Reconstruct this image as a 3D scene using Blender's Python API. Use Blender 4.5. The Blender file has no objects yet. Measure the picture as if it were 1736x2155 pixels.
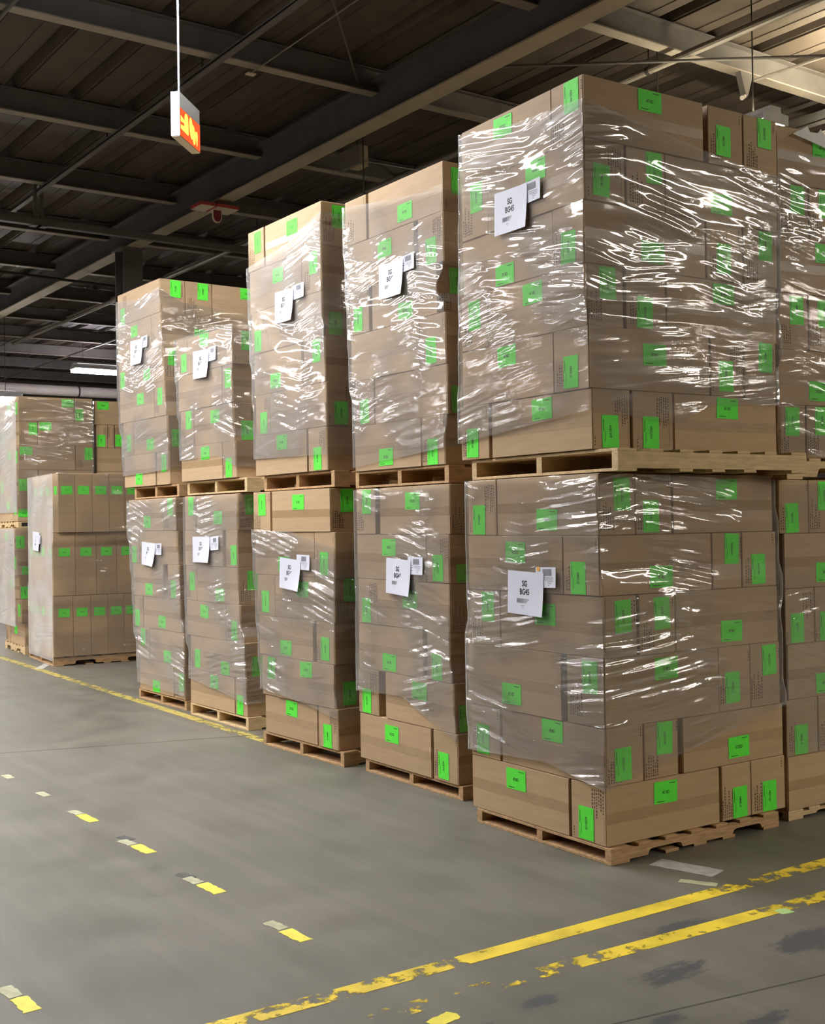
import bpy, bmesh, math, random
import numpy as np
from mathutils import Vector, Matrix, Euler

random.seed(7)
C = bpy.context.scene.collection
R = math.radians

# ------------------------------------------------------------------ camera
cam_data = bpy.data.cameras.new('camera')
cam_data.sensor_fit = 'HORIZONTAL'
cam_data.sensor_width = 36.0
cam_data.lens = 36.0 * 2494.7 / 1736.0
cam_data.clip_start, cam_data.clip_end = 0.05, 300
cam = bpy.data.objects.new('camera', cam_data)
C.objects.link(cam)
cam.matrix_world = Matrix(((0.813961, 0.00765, -0.58087, 0.0),
                           (-0.580706, -0.016404, -0.813948, 0.0),
                           (-0.015755, 0.999836, -0.00891, 1.55),
                           (0, 0, 0, 1)))
bpy.context.scene.camera = cam

# ------------------------------------------------------------------ world and exposure
world = bpy.data.worlds.new('world')
bpy.context.scene.world = world
world.use_nodes = True
world.node_tree.nodes['Background'].inputs[0].default_value = (0.75, 0.8, 1.0, 1)
world.node_tree.nodes['Background'].inputs[1].default_value = 0.0
vs = bpy.context.scene.view_settings
vs.view_transform = 'Standard'
vs.look = 'None'
vs.gamma = 1.0
vs.use_curve_mapping = False
vs.exposure = 0.26
cy = bpy.context.scene.cycles
cy.max_bounces, cy.diffuse_bounces, cy.glossy_bounces, cy.transmission_bounces, cy.transparent_max_bounces = 6, 4, 2, 2, 12
cy.caustics_reflective = cy.caustics_refractive = False

# lamps then unseen ones added for light and film glints: x, y, z of the fixture centre, axis, length, lens radiance, uplight radiance, colour
COOL = (1.0, 0.96, 0.93)
WARM = (1.0, 0.88, 0.62)
WARM2 = (1.0, 0.92, 0.80)
LAMPS = [
    # x, y, z, axis, length, radiance down, radiance up, colour, label
    (3.05, 7.28, 5.36, 'x', 1.5, 130, 40, (0.9, 0.93, 1.0), 'strip light hanging over the aisle before the third stack'),
    (10.2, 26.4, 5.22, 'x', 1.6, 90, 2, (1.0, 0.93, 1.0), 'far glowing strip light above the long pale duct'),
    (8.06, 6.85, 4.82, 'y', 1.5, 60, 30, WARM, 'strip light mostly hidden behind the nearest upper load'),
    (6.0, 22.2, 4.02, 'x', 1.8, 70, 1, COOL, 'glowing strip light at the left picture edge over the far loads'),
    (9.78, 6.2, 5.25, 'x', 1.2, 40, 330, WARM, 'strip light under the roof right of the nearest stack'),
    (12.8, 8.4, 5.50, 'x', 1.5, 60, 130, WARM, 'added unseen strip light under the roof far right, beyond the nearest stack'),  # unseen, added as warm uplight for the right part of the roof
    (9.0, 2.6, 5.50, 'x', 1.5, 60, 40, WARM, 'added unseen strip light under the roof over the cross aisle on the right'),  # unseen, added with the one above to warm the roof
    (0.2, 5.9, 5.3, 'x', 2.4, 80, 0, COOL, 'added unseen strip light over the aisle nearest the camera'),  # unseen, added to brighten the nearest aisle face
    (1.2, 9.3, 5.3, 'x', 2.4, 90, 0, COOL, 'added unseen strip light over the aisle, first of the row'),  # unseen row, added where the aisle-side film mirrors it
    (1.4, 13.0, 5.3, 'x', 2.4, 90, 0, COOL, 'added unseen strip light over the aisle, second of the row'),
    (1.6, 16.2, 5.3, 'x', 2.4, 90, 0, COOL, 'added unseen strip light over the aisle, third of the row'),
    (1.8, 21.5, 5.3, 'x', 2.4, 90, 0, COOL, 'added unseen strip light over the aisle, fourth of the row'),
    (2.0, 27.0, 5.3, 'x', 2.4, 90, 0, COOL, 'added unseen strip light over the aisle, fifth of the row'),
    (2.0, 34.0, 5.3, 'x', 2.4, 90, 0, COOL, 'added unseen strip light over the aisle, last of the row'),
    (-2.6, 10.6, 5.3, 'x', 2.4, 90, 0, COOL, 'added unseen strip light of the left row, first'),  # unseen row, added for film highlights on the aisle faces
    (-2.6, 15.4, 5.3, 'x', 2.4, 90, 0, COOL, 'added unseen strip light of the left row, second'),
    (-2.6, 19.5, 5.3, 'x', 2.4, 90, 0, COOL, 'added unseen strip light of the left row, third'),
    (-2.6, 25.0, 5.3, 'x', 2.4, 90, 0, COOL, 'added unseen strip light of the left row, last'),
    (-2.6, 31.0, 5.3, 'x', 2.4, 90, 0, COOL, 'added unseen strip light of the left row, fifth'),
    (-2.6, 38.0, 5.3, 'x', 2.4, 90, 0, COOL, 'added unseen strip light of the left row, at the back wall'),
    (-7.0, 16.2, 5.3, 'x', 2.4, 90, 0, COOL, 'added unseen strip light of the outer left row, first'),  # farther unseen rows, added for glints on the lower loads
    (-7.0, 20.5, 5.3, 'x', 2.4, 90, 0, COOL, 'added unseen strip light of the outer left row, second'),
    (-7.0, 26.0, 5.3, 'x', 2.4, 90, 0, COOL, 'added unseen strip light of the outer left row, third'),
    (-12.0, 21.5, 5.3, 'x', 2.4, 90, 0, COOL, 'added unseen strip light of the farthest left row, first'),
    (-12.0, 27.0, 5.3, 'x', 2.4, 90, 0, COOL, 'added unseen strip light of the farthest left row, second'),
    (-12.0, 33.0, 5.3, 'x', 2.4, 90, 0, COOL, 'added unseen strip light of the farthest left row, third'),
    (-18.0, 29.0, 5.3, 'x', 2.4, 90, 0, COOL, 'added unseen strip light near the left wall, first'),
    (-18.0, 36.0, 5.3, 'x', 2.4, 90, 0, COOL, 'added unseen strip light near the left wall, second'),
    (6.2, -5.2, 5.3, 'x', 2.4, 150, 0, WARM2, 'added unseen strip light over the cross aisle behind the camera'),  # unseen lamps added to light the cross-aisle faces and their film
    (10.4, -2.4, 5.3, 'x', 2.4, 100, 0, WARM2, 'added unseen strip light over the right of the cross aisle'),
    (15.1, -6.8, 5.3, 'x', 2.4, 130, 0, WARM2, 'added unseen strip light over the far right of the cross aisle'),
    (9.2, -9.8, 5.3, 'x', 2.4, 170, 0, WARM2, 'added unseen strip light over the cross aisle farther behind the camera'),
    (20.2, -11.5, 5.3, 'x', 2.4, 130, 0, WARM2, 'added unseen strip light in the far right corner of the hall'),
]

# ------------------------------------------------------------------ node helpers
def new_mat(name):
    m = bpy.data.materials.new(name)
    m.use_nodes = True
    nt = m.node_tree
    for n in list(nt.nodes):
        nt.nodes.remove(n)
    out = nt.nodes.new('ShaderNodeOutputMaterial')
    return m, nt, out

def N(nt, typ, **kw):
    n = nt.nodes.new(typ)
    for k, v in kw.items():
        if k.startswith('i_'):
            key = k[2:]
            key = int(key) if key.isdigit() else key.replace('_', ' ')
            n.inputs[key].default_value = v
        else:
            setattr(n, k, v)
    return n

def L(nt, a, b):
    nt.links.new(a, b)

def ramp(nt, fac, stops, interp='LINEAR'):
    n = nt.nodes.new('ShaderNodeValToRGB')
    n.color_ramp.interpolation = interp
    while len(n.color_ramp.elements) < len(stops):
        n.color_ramp.elements.new(0.5)
    for e, (p, c) in zip(n.color_ramp.elements, stops):
        e.position = p
        e.color = (*c, 1) if len(c) == 3 else c
    L(nt, fac, n.inputs[0])
    return n

def math_node(nt, op, a, b=None, c=None):
    n = nt.nodes.new('ShaderNodeMath')
    n.operation = op
    for i, v in enumerate((a, b, c)):
        if v is None:
            continue
        if isinstance(v, (int, float)):
            n.inputs[i].default_value = v
        else:
            L(nt, v, n.inputs[i])
    return n.outputs[0]

def simple(name, col, rough=0.6, spec=0.4, metal=0.0, noise=0.0, scale=20.0, bump=0.0, stretch=None):
    m, nt, out = new_mat(name)
    b = N(nt, 'ShaderNodeBsdfPrincipled')
    b.inputs['Roughness'].default_value = rough
    b.inputs['Specular IOR Level'].default_value = spec
    b.inputs['Metallic'].default_value = metal
    tc = N(nt, 'ShaderNodeTexCoord')
    mp = N(nt, 'ShaderNodeMapping')
    if stretch:
        mp.inputs['Scale'].default_value = stretch
    L(nt, tc.outputs['Object'], mp.inputs[0])
    nz = N(nt, 'ShaderNodeTexNoise', i_Scale=scale, i_Detail=5.0)
    L(nt, mp.outputs[0], nz.inputs['Vector'])
    lo = tuple(max(0, c * (1 - noise)) for c in col)
    hi = tuple(min(1, c * (1 + noise)) for c in col)
    r = ramp(nt, nz.outputs[0], [(0.3, lo), (0.7, hi)])
    L(nt, r.outputs[0], b.inputs['Base Color'])
    if bump:
        bp = N(nt, 'ShaderNodeBump', i_Strength=bump, i_Distance=0.002)
        L(nt, nz.outputs[0], bp.inputs['Height'])
        L(nt, bp.outputs[0], b.inputs['Normal'])
    L(nt, b.outputs[0], out.inputs[0])
    return m

def emit(name, col, strength):
    m, nt, out = new_mat(name)
    e = N(nt, 'ShaderNodeEmission')
    e.inputs[0].default_value = (*col, 1)
    e.inputs[1].default_value = strength
    L(nt, e.outputs[0], out.inputs[0])
    return m

def cardboard(name, col):
    m, nt, out = new_mat(name)
    b = N(nt, 'ShaderNodeBsdfPrincipled', i_Roughness=0.62)
    b.inputs['Specular IOR Level'].default_value = 0.25
    tc = N(nt, 'ShaderNodeTexCoord')
    oi = N(nt, 'ShaderNodeObjectInfo')
    mp = N(nt, 'ShaderNodeMapping')
    mp.inputs['Scale'].default_value = (3, 3, 24)
    L(nt, tc.outputs['Object'], mp.inputs[0])
    n1 = N(nt, 'ShaderNodeTexNoise', i_Scale=1.6, i_Detail=4.0)
    L(nt, mp.outputs[0], n1.inputs['Vector'])
    n2 = N(nt, 'ShaderNodeTexNoise', i_Scale=220.0, i_Detail=2.0)
    L(nt, tc.outputs['Object'], n2.inputs['Vector'])
    s = math_node(nt, 'ADD', math_node(nt, 'MULTIPLY', n1.outputs[0], 0.6), math_node(nt, 'MULTIPLY', n2.outputs[0], 0.4))
    lo = tuple(c * 0.90 for c in col)
    hi = tuple(min(1, c * 1.08) for c in col)
    r = ramp(nt, s, [(0.32, lo), (0.68, hi)])
    hsv = N(nt, 'ShaderNodeHueSaturation')
    v = math_node(nt, 'ADD', math_node(nt, 'MULTIPLY', oi.outputs['Random'], 0.16), 0.92)
    L(nt, v, hsv.inputs['Value'])
    L(nt, r.outputs[0], hsv.inputs['Color'])
    L(nt, hsv.outputs[0], b.inputs['Base Color'])
    bp = N(nt, 'ShaderNodeBump', i_Strength=0.15, i_Distance=0.001)
    L(nt, n1.outputs[0], bp.inputs['Height'])
    L(nt, bp.outputs[0], b.inputs['Normal'])
    L(nt, b.outputs[0], out.inputs[0])
    return m

def film_material(name, seed, tilt=10.0, haze=0.07, gloss=0.20, amp=1.0, veil=0.5):
    """clear stretch film: mostly transparent, wrinkled and shiny, with a faint milky veil"""
    m, nt, out = new_mat(name)
    tc = N(nt, 'ShaderNodeTexCoord')
    sx = N(nt, 'ShaderNodeSeparateXYZ')
    L(nt, tc.outputs['Object'], sx.inputs[0])
    u = math_node(nt, 'ADD', sx.outputs[0], math_node(nt, 'MULTIPLY', sx.outputs[1], -1.0))
    cb = N(nt, 'ShaderNodeCombineXYZ')
    L(nt, u, cb.inputs[0]); L(nt, sx.outputs[2], cb.inputs[1])
    cb.inputs[2].default_value = seed * 3.7
    # slow warp so that wrinkle directions wander
    wn = N(nt, 'ShaderNodeTexNoise', i_Scale=1.5, i_Detail=0.0)
    L(nt, cb.outputs[0], wn.inputs['Vector'])
    wv = N(nt, 'ShaderNodeVectorMath', operation='MULTIPLY_ADD')
    L(nt, wn.outputs['Color'], wv.inputs[0])
    wv.inputs[1].default_value = (0.07, 0.07, 0.0)
    L(nt, cb.outputs[0], wv.inputs[2])
    def streak(angle, fine, along, detail, off):
        mp = N(nt, 'ShaderNodeMapping')
        mp.vector_type = 'TEXTURE'
        mp.inputs['Rotation'].default_value = (0, 0, R(angle))
        mp.inputs['Scale'].default_value = (1.0 / along, 1.0 / fine, 1.0)
        mp.inputs['Location'].default_value = (off, off * 0.7, off)
        L(nt, wv.outputs[0], mp.inputs[0])
        nz = N(nt, 'ShaderNodeTexNoise', i_Scale=1.0, i_Detail=detail)
        nz.inputs['Roughness'].default_value = 0.5
        L(nt, mp.outputs[0], nz.inputs['Vector'])
        return nz.outputs[0]
    a = streak(tilt, 34.0, 2.0, 0.5, 1.3)
    b_ = streak(-tilt * 1.3, 28.0, 1.8, 0.5, 5.1)
    c_ = streak(tilt * 0.3, 10.0, 1.2, 1.0, 9.7)
    # zones where one or the other pull direction wins
    zn = N(nt, 'ShaderNodeTexNoise', i_Scale=1.7, i_Detail=0.5)
    zo = N(nt, 'ShaderNodeVectorMath', operation='ADD')
    L(nt, cb.outputs[0], zo.inputs[0]); zo.inputs[1].default_value = (7.1, 3.3, 0)
    L(nt, zo.outputs[0], zn.inputs['Vector'])
    zr = ramp(nt, zn.outputs[0], [(0.40, (0, 0, 0)), (0.60, (1, 1, 1))])
    mx = N(nt, 'ShaderNodeMix')
    L(nt, zr.outputs[0], mx.inputs[0]); L(nt, a, mx.inputs[2]); L(nt, b_, mx.inputs[3])
    h = math_node(nt, 'ADD', math_node(nt, 'MULTIPLY', math_node(nt, 'SUBTRACT', mx.outputs[0], 0.5), 0.0135 * amp), math_node(nt, 'MULTIPLY', math_node(nt, 'SUBTRACT', c_, 0.5), 0.018 * amp))
    # wrinkles come and go: taut patches between puckered ones
    pk = N(nt, 'ShaderNodeTexNoise', i_Scale=2.6, i_Detail=0.6)
    po = N(nt, 'ShaderNodeVectorMath', operation='ADD')
    L(nt, cb.outputs[0], po.inputs[0]); po.inputs[1].default_value = (1.7, 8.3, 2.0)
    L(nt, po.outputs[0], pk.inputs['Vector'])
    pr = ramp(nt, pk.outputs[0], [(0.42, (0.08,) * 3), (0.70, (1, 1, 1))])
    h = math_node(nt, 'MULTIPLY', h, pr.outputs[0])
    bp = N(nt, 'ShaderNodeBump', i_Strength=1.0, i_Distance=1.0)
    L(nt, h, bp.inputs['Height'])
    g1 = N(nt, 'ShaderNodeBsdfGlossy', i_Roughness=0.06)
    g1.inputs['Color'].default_value = (1, 1, 1, 1)
    L(nt, bp.outputs[0], g1.inputs['Normal'])
    g2 = N(nt, 'ShaderNodeBsdfGlossy', i_Roughness=0.30)
    L(nt, bp.outputs[0], g2.inputs['Normal'])
    gm = N(nt, 'ShaderNodeMixShader')
    gm.inputs[0].default_value = 0.3
    L(nt, g1.outputs[0], gm.inputs[1]); L(nt, g2.outputs[0], gm.inputs[2])
    tr = N(nt, 'ShaderNodeBsdfTransparent')
    tr.inputs[0].default_value = (0.97, 0.965, 0.96, 1)
    df = N(nt, 'ShaderNodeBsdfDiffuse')
    df.inputs[0].default_value = (0.9, 0.88, 0.86, 1)
    L(nt, bp.outputs[0], df.inputs['Normal'])
    # milky veil, stronger where puckered; its slant part stands in for glancing lamp reflections
    fc = N(nt, 'ShaderNodeLayerWeight', i_Blend=0.5)
    slant = math_node(nt, 'POWER', fc.outputs['Facing'], 2.6)
    hz = math_node(nt, 'ADD', math_node(nt, 'MULTIPLY', slant, veil), haze)
    hz = math_node(nt, 'MULTIPLY', hz, math_node(nt, 'ADD', math_node(nt, 'MULTIPLY', pr.outputs[0], 0.55), 0.55))
    hz = math_node(nt, 'MINIMUM', hz, 0.55)
    m1 = N(nt, 'ShaderNodeMixShader')
    L(nt, hz, m1.inputs[0]); L(nt, tr.outputs[0], m1.inputs[1]); L(nt, df.outputs[0], m1.inputs[2])
    lw = N(nt, 'ShaderNodeLayerWeight', i_Blend=0.35)
    fac = math_node(nt, 'ADD', math_node(nt, 'MULTIPLY', lw.outputs['Fresnel'], 0.9), gloss * 0.42)
    fac = math_node(nt, 'MULTIPLY', fac, math_node(nt, 'ADD', math_node(nt, 'MULTIPLY', pr.outputs[0], 0.8), 0.3))
    fac = math_node(nt, 'MINIMUM', fac, 0.6)
    m2 = N(nt, 'ShaderNodeMixShader')
    L(nt, fac, m2.inputs[0]); L(nt, m1.outputs[0], m2.inputs[1]); L(nt, gm.outputs[0], m2.inputs[2])
    L(nt, m2.outputs[0], out.inputs[0])
    return m

def worn_paint(name, col, y0, y1, along, seed, keep):
    """floor paint that is gone in patches; keep = list of (position along, wear threshold)"""
    m, nt, out = new_mat(name)
    tc = N(nt, 'ShaderNodeTexCoord')
    sx = N(nt, 'ShaderNodeSeparateXYZ')
    L(nt, tc.outputs['Object'], sx.inputs[0])
    n1 = N(nt, 'ShaderNodeTexNoise', i_Scale=13.0, i_Detail=7.0)
    n1.inputs['Roughness'].default_value = 0.62
    mp = N(nt, 'ShaderNodeMapping')
    mp.inputs['Location'].default_value = (seed, seed * 2, 0)
    L(nt, tc.outputs['Object'], mp.inputs[0])
    L(nt, mp.outputs[0], n1.inputs['Vector'])
    pos = math_node(nt, 'DIVIDE', math_node(nt, 'SUBTRACT', sx.outputs[0 if along == 'x' else 1], y0), (y1 - y0))
    th = ramp(nt, pos, [(p, (t,) * 3) for p, t in keep])
    d = math_node(nt, 'SUBTRACT', n1.outputs[0], th.outputs[0])
    mask = ramp(nt, math_node(nt, 'ADD', math_node(nt, 'MULTIPLY', d, 14.0), 0.5), [(0.0, (0, 0, 0)), (1.0, (1, 1, 1))])
    n2 = N(nt, 'ShaderNodeTexNoise', i_Scale=5.0, i_Detail=6.0)
    L(nt, mp.outputs[0], n2.inputs['Vector'])
    cr = ramp(nt, n2.outputs[0], [(0.3, tuple(c * 0.62 for c in col)), (0.55, col), (0.8, tuple(min(1, c * 1.1) for c in col))])
    b = N(nt, 'ShaderNodeBsdfPrincipled', i_Roughness=0.5)
    L(nt, cr.outputs[0], b.inputs['Base Color'])
    t = N(nt, 'ShaderNodeBsdfTransparent')
    mx = N(nt, 'ShaderNodeMixShader')
    L(nt, mask.outputs[0], mx.inputs[0]); L(nt, t.outputs[0], mx.inputs[1]); L(nt, b.outputs[0], mx.inputs[2])
    L(nt, mx.outputs[0], out.inputs[0])
    return m

def floor_material():
    m, nt, out = new_mat('sealed_concrete')
    b = N(nt, 'ShaderNodeBsdfPrincipled')
    b.inputs['Specular IOR Level'].default_value = 0.5
    tc = N(nt, 'ShaderNodeTexCoord')
    sx = N(nt, 'ShaderNodeSeparateXYZ')
    L(nt, tc.outputs['Object'], sx.inputs[0])
    big = N(nt, 'ShaderNodeTexNoise', i_Scale=0.55, i_Detail=5.0)
    L(nt, tc.outputs['Object'], big.inputs['Vector'])
    mid = N(nt, 'ShaderNodeTexNoise', i_Scale=3.0, i_Detail=8.0)
    mid.inputs['Roughness'].default_value = 0.6
    L(nt, tc.outputs['Object'], mid.inputs['Vector'])
    fine = N(nt, 'ShaderNodeTexNoise', i_Scale=120.0, i_Detail=3.0)
    L(nt, tc.outputs['Object'], fine.inputs['Vector'])
    c1 = ramp(nt, big.outputs[0], [(0.3, (0.132, 0.125, 0.097)), (0.5, (0.148, 0.136, 0.109)), (0.72, (0.170, 0.148, 0.127))])
    c2 = ramp(nt, mid.outputs[0], [(0.3, (0.80,) * 3), (0.7, (1.12,) * 3)])
    c3 = ramp(nt, fine.outputs[0], [(0.25, (0.86,) * 3), (0.75, (1.1,) * 3)])
    def mul(a, c):
        n = N(nt, 'ShaderNodeMix', data_type='RGBA', blend_type='MULTIPLY')
        n.inputs[0].default_value = 1.0
        L(nt, a, n.inputs[6]); L(nt, c, n.inputs[7])
        return n.outputs[2]
    col = mul(mul(c1.outputs[0], c2.outputs[0]), c3.outputs[0])
    # wheel scuffs along the aisle (long in y)
    mp = N(nt, 'ShaderNodeMapping')
    mp.inputs['Scale'].default_value = (9.0, 0.5, 1.0)
    mp.inputs['Rotation'].default_value = (0, 0, R(-6))
    L(nt, tc.outputs['Object'], mp.inputs[0])
    sc = N(nt, 'ShaderNodeTexNoise', i_Scale=1.0, i_Detail=5.0)
    L(nt, mp.outputs[0], sc.inputs['Vector'])
    c4 = ramp(nt, sc.outputs[0], [(0.32, (0.86, 0.88, 0.86)), (0.6, (1.02,) * 3), (0.75, (1.12,) * 3)])
    col = mul(col, c4.outputs[0])
    # dark blue-grey tyre and dirt stains, only in the cross aisle in front of the yellow lines
    def blob(cx, cy, rx, ry):
        dx = math_node(nt, 'DIVIDE', math_node(nt, 'SUBTRACT', sx.outputs[0], cx), rx)
        dy = math_node(nt, 'DIVIDE', math_node(nt, 'SUBTRACT', sx.outputs[1], cy), ry)
        d2 = math_node(nt, 'ADD', math_node(nt, 'MULTIPLY', dx, dx), math_node(nt, 'MULTIPLY', dy, dy))
        return math_node(nt, 'MAXIMUM', math_node(nt, 'SUBTRACT', 1.0, d2), 0.0)
    tot = None
    for q in ((3.72, 2.70, 0.34, 0.16), (3.05, 2.80, 0.26, 0.10), (3.42, 3.10, 0.30, 0.07), (3.55, 2.33, 0.22, 0.08),
              (4.2, 2.62, 0.4, 0.18), (2.25, 2.86, 0.12, 0.06), (2.55, 2.90, 0.14, 0.05), (3.0, 2.36, 0.2, 0.06), (2.75, 2.55, 0.15, 0.05)):
        bl = blob(*q)
        tot = bl if tot is None else math_node(nt, 'MAXIMUM', tot, bl)
    dn = N(nt, 'ShaderNodeTexNoise', i_Scale=11.0, i_Detail=10.0)
    dn.inputs['Roughness'].default_value = 0.78
    mpd = N(nt, 'ShaderNodeMapping')
    mpd.inputs['Scale'].default_value = (0.7, 1.6, 1.0)
    L(nt, tc.outputs['Object'], mpd.inputs[0])
    L(nt, mpd.outputs[0], dn.inputs['Vector'])
    dm = math_node(nt, 'ADD', math_node(nt, 'MULTIPLY', tot, 0.34), math_node(nt, 'SUBTRACT', dn.outputs[0], 0.70))
    dmask = ramp(nt, math_node(nt, 'MULTIPLY', dm, 11.0), [(0.0, (0, 0, 0)), (0.9, (0.78,) * 3)])
    mixd = N(nt, 'ShaderNodeMix', data_type='RGBA')
    L(nt, dmask.outputs[0], mixd.inputs[0]); L(nt, col, mixd.inputs[6])
    mixd.inputs[7].default_value = (0.045, 0.05, 0.06, 1)
    col = mixd.outputs[2]
    # small dark specks
    vo = N(nt, 'ShaderNodeTexVoronoi', i_Scale=2.2)
    L(nt, tc.outputs['Object'], vo.inputs['Vector'])
    sp = ramp(nt, vo.outputs[0], [(0.012, (0.35,) * 3), (0.03, (1, 1, 1))])
    col = mul(col, sp.outputs[0])
    L(nt, col, b.inputs['Base Color'])
    rr = ramp(nt, mid.outputs[0], [(0.3, (0.42,) * 3), (0.7, (0.58,) * 3)])
    L(nt, rr.outputs[0], b.inputs['Roughness'])
    bp = N(nt, 'ShaderNodeBump', i_Strength=0.12, i_Distance=0.003)
    L(nt, mid.outputs[0], bp.inputs['Height'])
    L(nt, bp.outputs[0], b.inputs['Normal'])
    L(nt, b.outputs[0], out.inputs[0])
    return m

M = {}
M['kraft'] = cardboard('kraft_board', (0.455, 0.318, 0.185))
M['flap'] = cardboard('kraft_flap', (0.475, 0.332, 0.195))
M['tape'] = simple('brown_packing_tape', (0.38, 0.255, 0.135), rough=0.25, spec=0.5, noise=0.12, scale=9, stretch=(1, 1, 12))
M['green'] = simple('green_paper', (0.115, 0.86, 0.06), rough=0.55, spec=0.3, noise=0.06, scale=30)
M['ink'] = simple('dark_ink', (0.015, 0.03, 0.012), rough=0.6, noise=0.1)
M['print'] = simple('brown_print_ink', (0.10, 0.062, 0.038), rough=0.7, noise=0.2, scale=60)
M['paper'] = simple('white_paper', (0.68, 0.70, 0.81), rough=0.55, noise=0.03, scale=6)
M['greyink'] = simple('grey_ink', (0.30, 0.30, 0.34), rough=0.6, noise=0.1)
M['blackink'] = simple('black_ink', (0.02, 0.02, 0.025), rough=0.6, noise=0.1)
M['orange'] = simple('orange_dot', (0.85, 0.42, 0.08), rough=0.5, noise=0.1)
M['wood'] = simple('pallet_pine', (0.46, 0.29, 0.145), rough=0.75, noise=0.28, scale=3, bump=0.3, stretch=(3, 14, 22))
M['wood_pale'] = simple('fresh_pine', (0.60, 0.44, 0.24), rough=0.7, noise=0.2, scale=3, bump=0.3, stretch=(3, 14, 22))
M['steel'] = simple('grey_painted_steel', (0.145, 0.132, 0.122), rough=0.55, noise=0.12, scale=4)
M['flange'] = simple('bounce_lit_flange', (0.46, 0.40, 0.30), rough=0.6, noise=0.1, scale=3)  # lighter than the web: floor bounce on the underside put into the colour
M['purlin_flange'] = simple('bounce_lit_purlin_flange', (0.36, 0.315, 0.26), rough=0.6, noise=0.12, scale=3)  # same bounce lightening in the colour of the purlin undersides
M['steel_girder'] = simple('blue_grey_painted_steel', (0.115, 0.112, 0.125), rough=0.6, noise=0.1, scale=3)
M['deck'] = simple('roof_deck_sheet', (0.092, 0.072, 0.056), rough=0.6, noise=0.18, scale=2.5)
M['pipe'] = simple('pipe_steel', (0.26, 0.23, 0.20), rough=0.45, noise=0.12, scale=6)
M['pale_pipe'] = simple('pale_duct', (0.62, 0.57, 0.52), rough=0.5, noise=0.06, scale=3)
M['dark'] = simple('dark_iron', (0.05, 0.045, 0.04), rough=0.6, noise=0.1)
M['wall'] = simple('wall_sheet', (0.30, 0.27, 0.25), rough=0.8, noise=0.1, scale=2)
M['white_metal'] = simple('white_enamel', (0.72, 0.72, 0.72), rough=0.4, noise=0.04)
M['red'] = simple('red_plastic', (0.50, 0.06, 0.05), rough=0.45, noise=0.08)
M['cream'] = simple('cream_plastic', (0.72, 0.62, 0.48), rough=0.5, noise=0.05)
M['beige'] = simple('beige_box', (0.42, 0.36, 0.24), rough=0.6, noise=0.08)
M['grey_panel'] = simple('grey_panel', (0.15, 0.14, 0.125), rough=0.6, noise=0.06)
M['rod'] = simple('polished_rod', (0.7, 0.78, 0.85), rough=0.25, metal=0.8, noise=0.05)
M['scrap'] = simple('grey_tape_scrap', (0.42, 0.41, 0.40), rough=0.6, noise=0.2, scale=20)
M['pale_tape'] = simple('faded_tape', (0.42, 0.42, 0.27), rough=0.6, noise=0.2, scale=25)
M['yellow'] = simple('yellow_tape', (0.80, 0.70, 0.09), rough=0.45, noise=0.1, scale=20)
M['dirt'] = simple('dark_residue', (0.085, 0.08, 0.075), rough=0.6, noise=0.25, scale=20)
M['crack'] = simple('crack_filler', (0.07, 0.065, 0.058), rough=0.8, noise=0.2)
M['floor'] = floor_material()

# ------------------------------------------------------------------ mesh helpers
def link(name, mesh, mat=None, parent=None, loc=(0, 0, 0), rot=(0, 0, 0)):
    o = bpy.data.objects.new(name, mesh)
    C.objects.link(o)
    if mesh is not None and mat is not None and not mesh.materials:
        mesh.materials.append(mat)
    o.location = loc
    o.rotation_euler = rot
    if parent:
        o.parent = parent
    return o

def empty(name, loc, rot=(0, 0, 0)):
    o = bpy.data.objects.new(name, None)
    C.objects.link(o)
    o.location = loc
    o.rotation_euler = rot
    o.empty_display_size = 0.1
    return o

def tag(o, label, cat, group=None):
    o['label'] = label
    o['category'] = cat
    if group:
        o['group'] = group
    return o

def struct(o, label=None):
    o['kind'] = 'structure'
    if label:
        o['label'] = label
    return o

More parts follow.
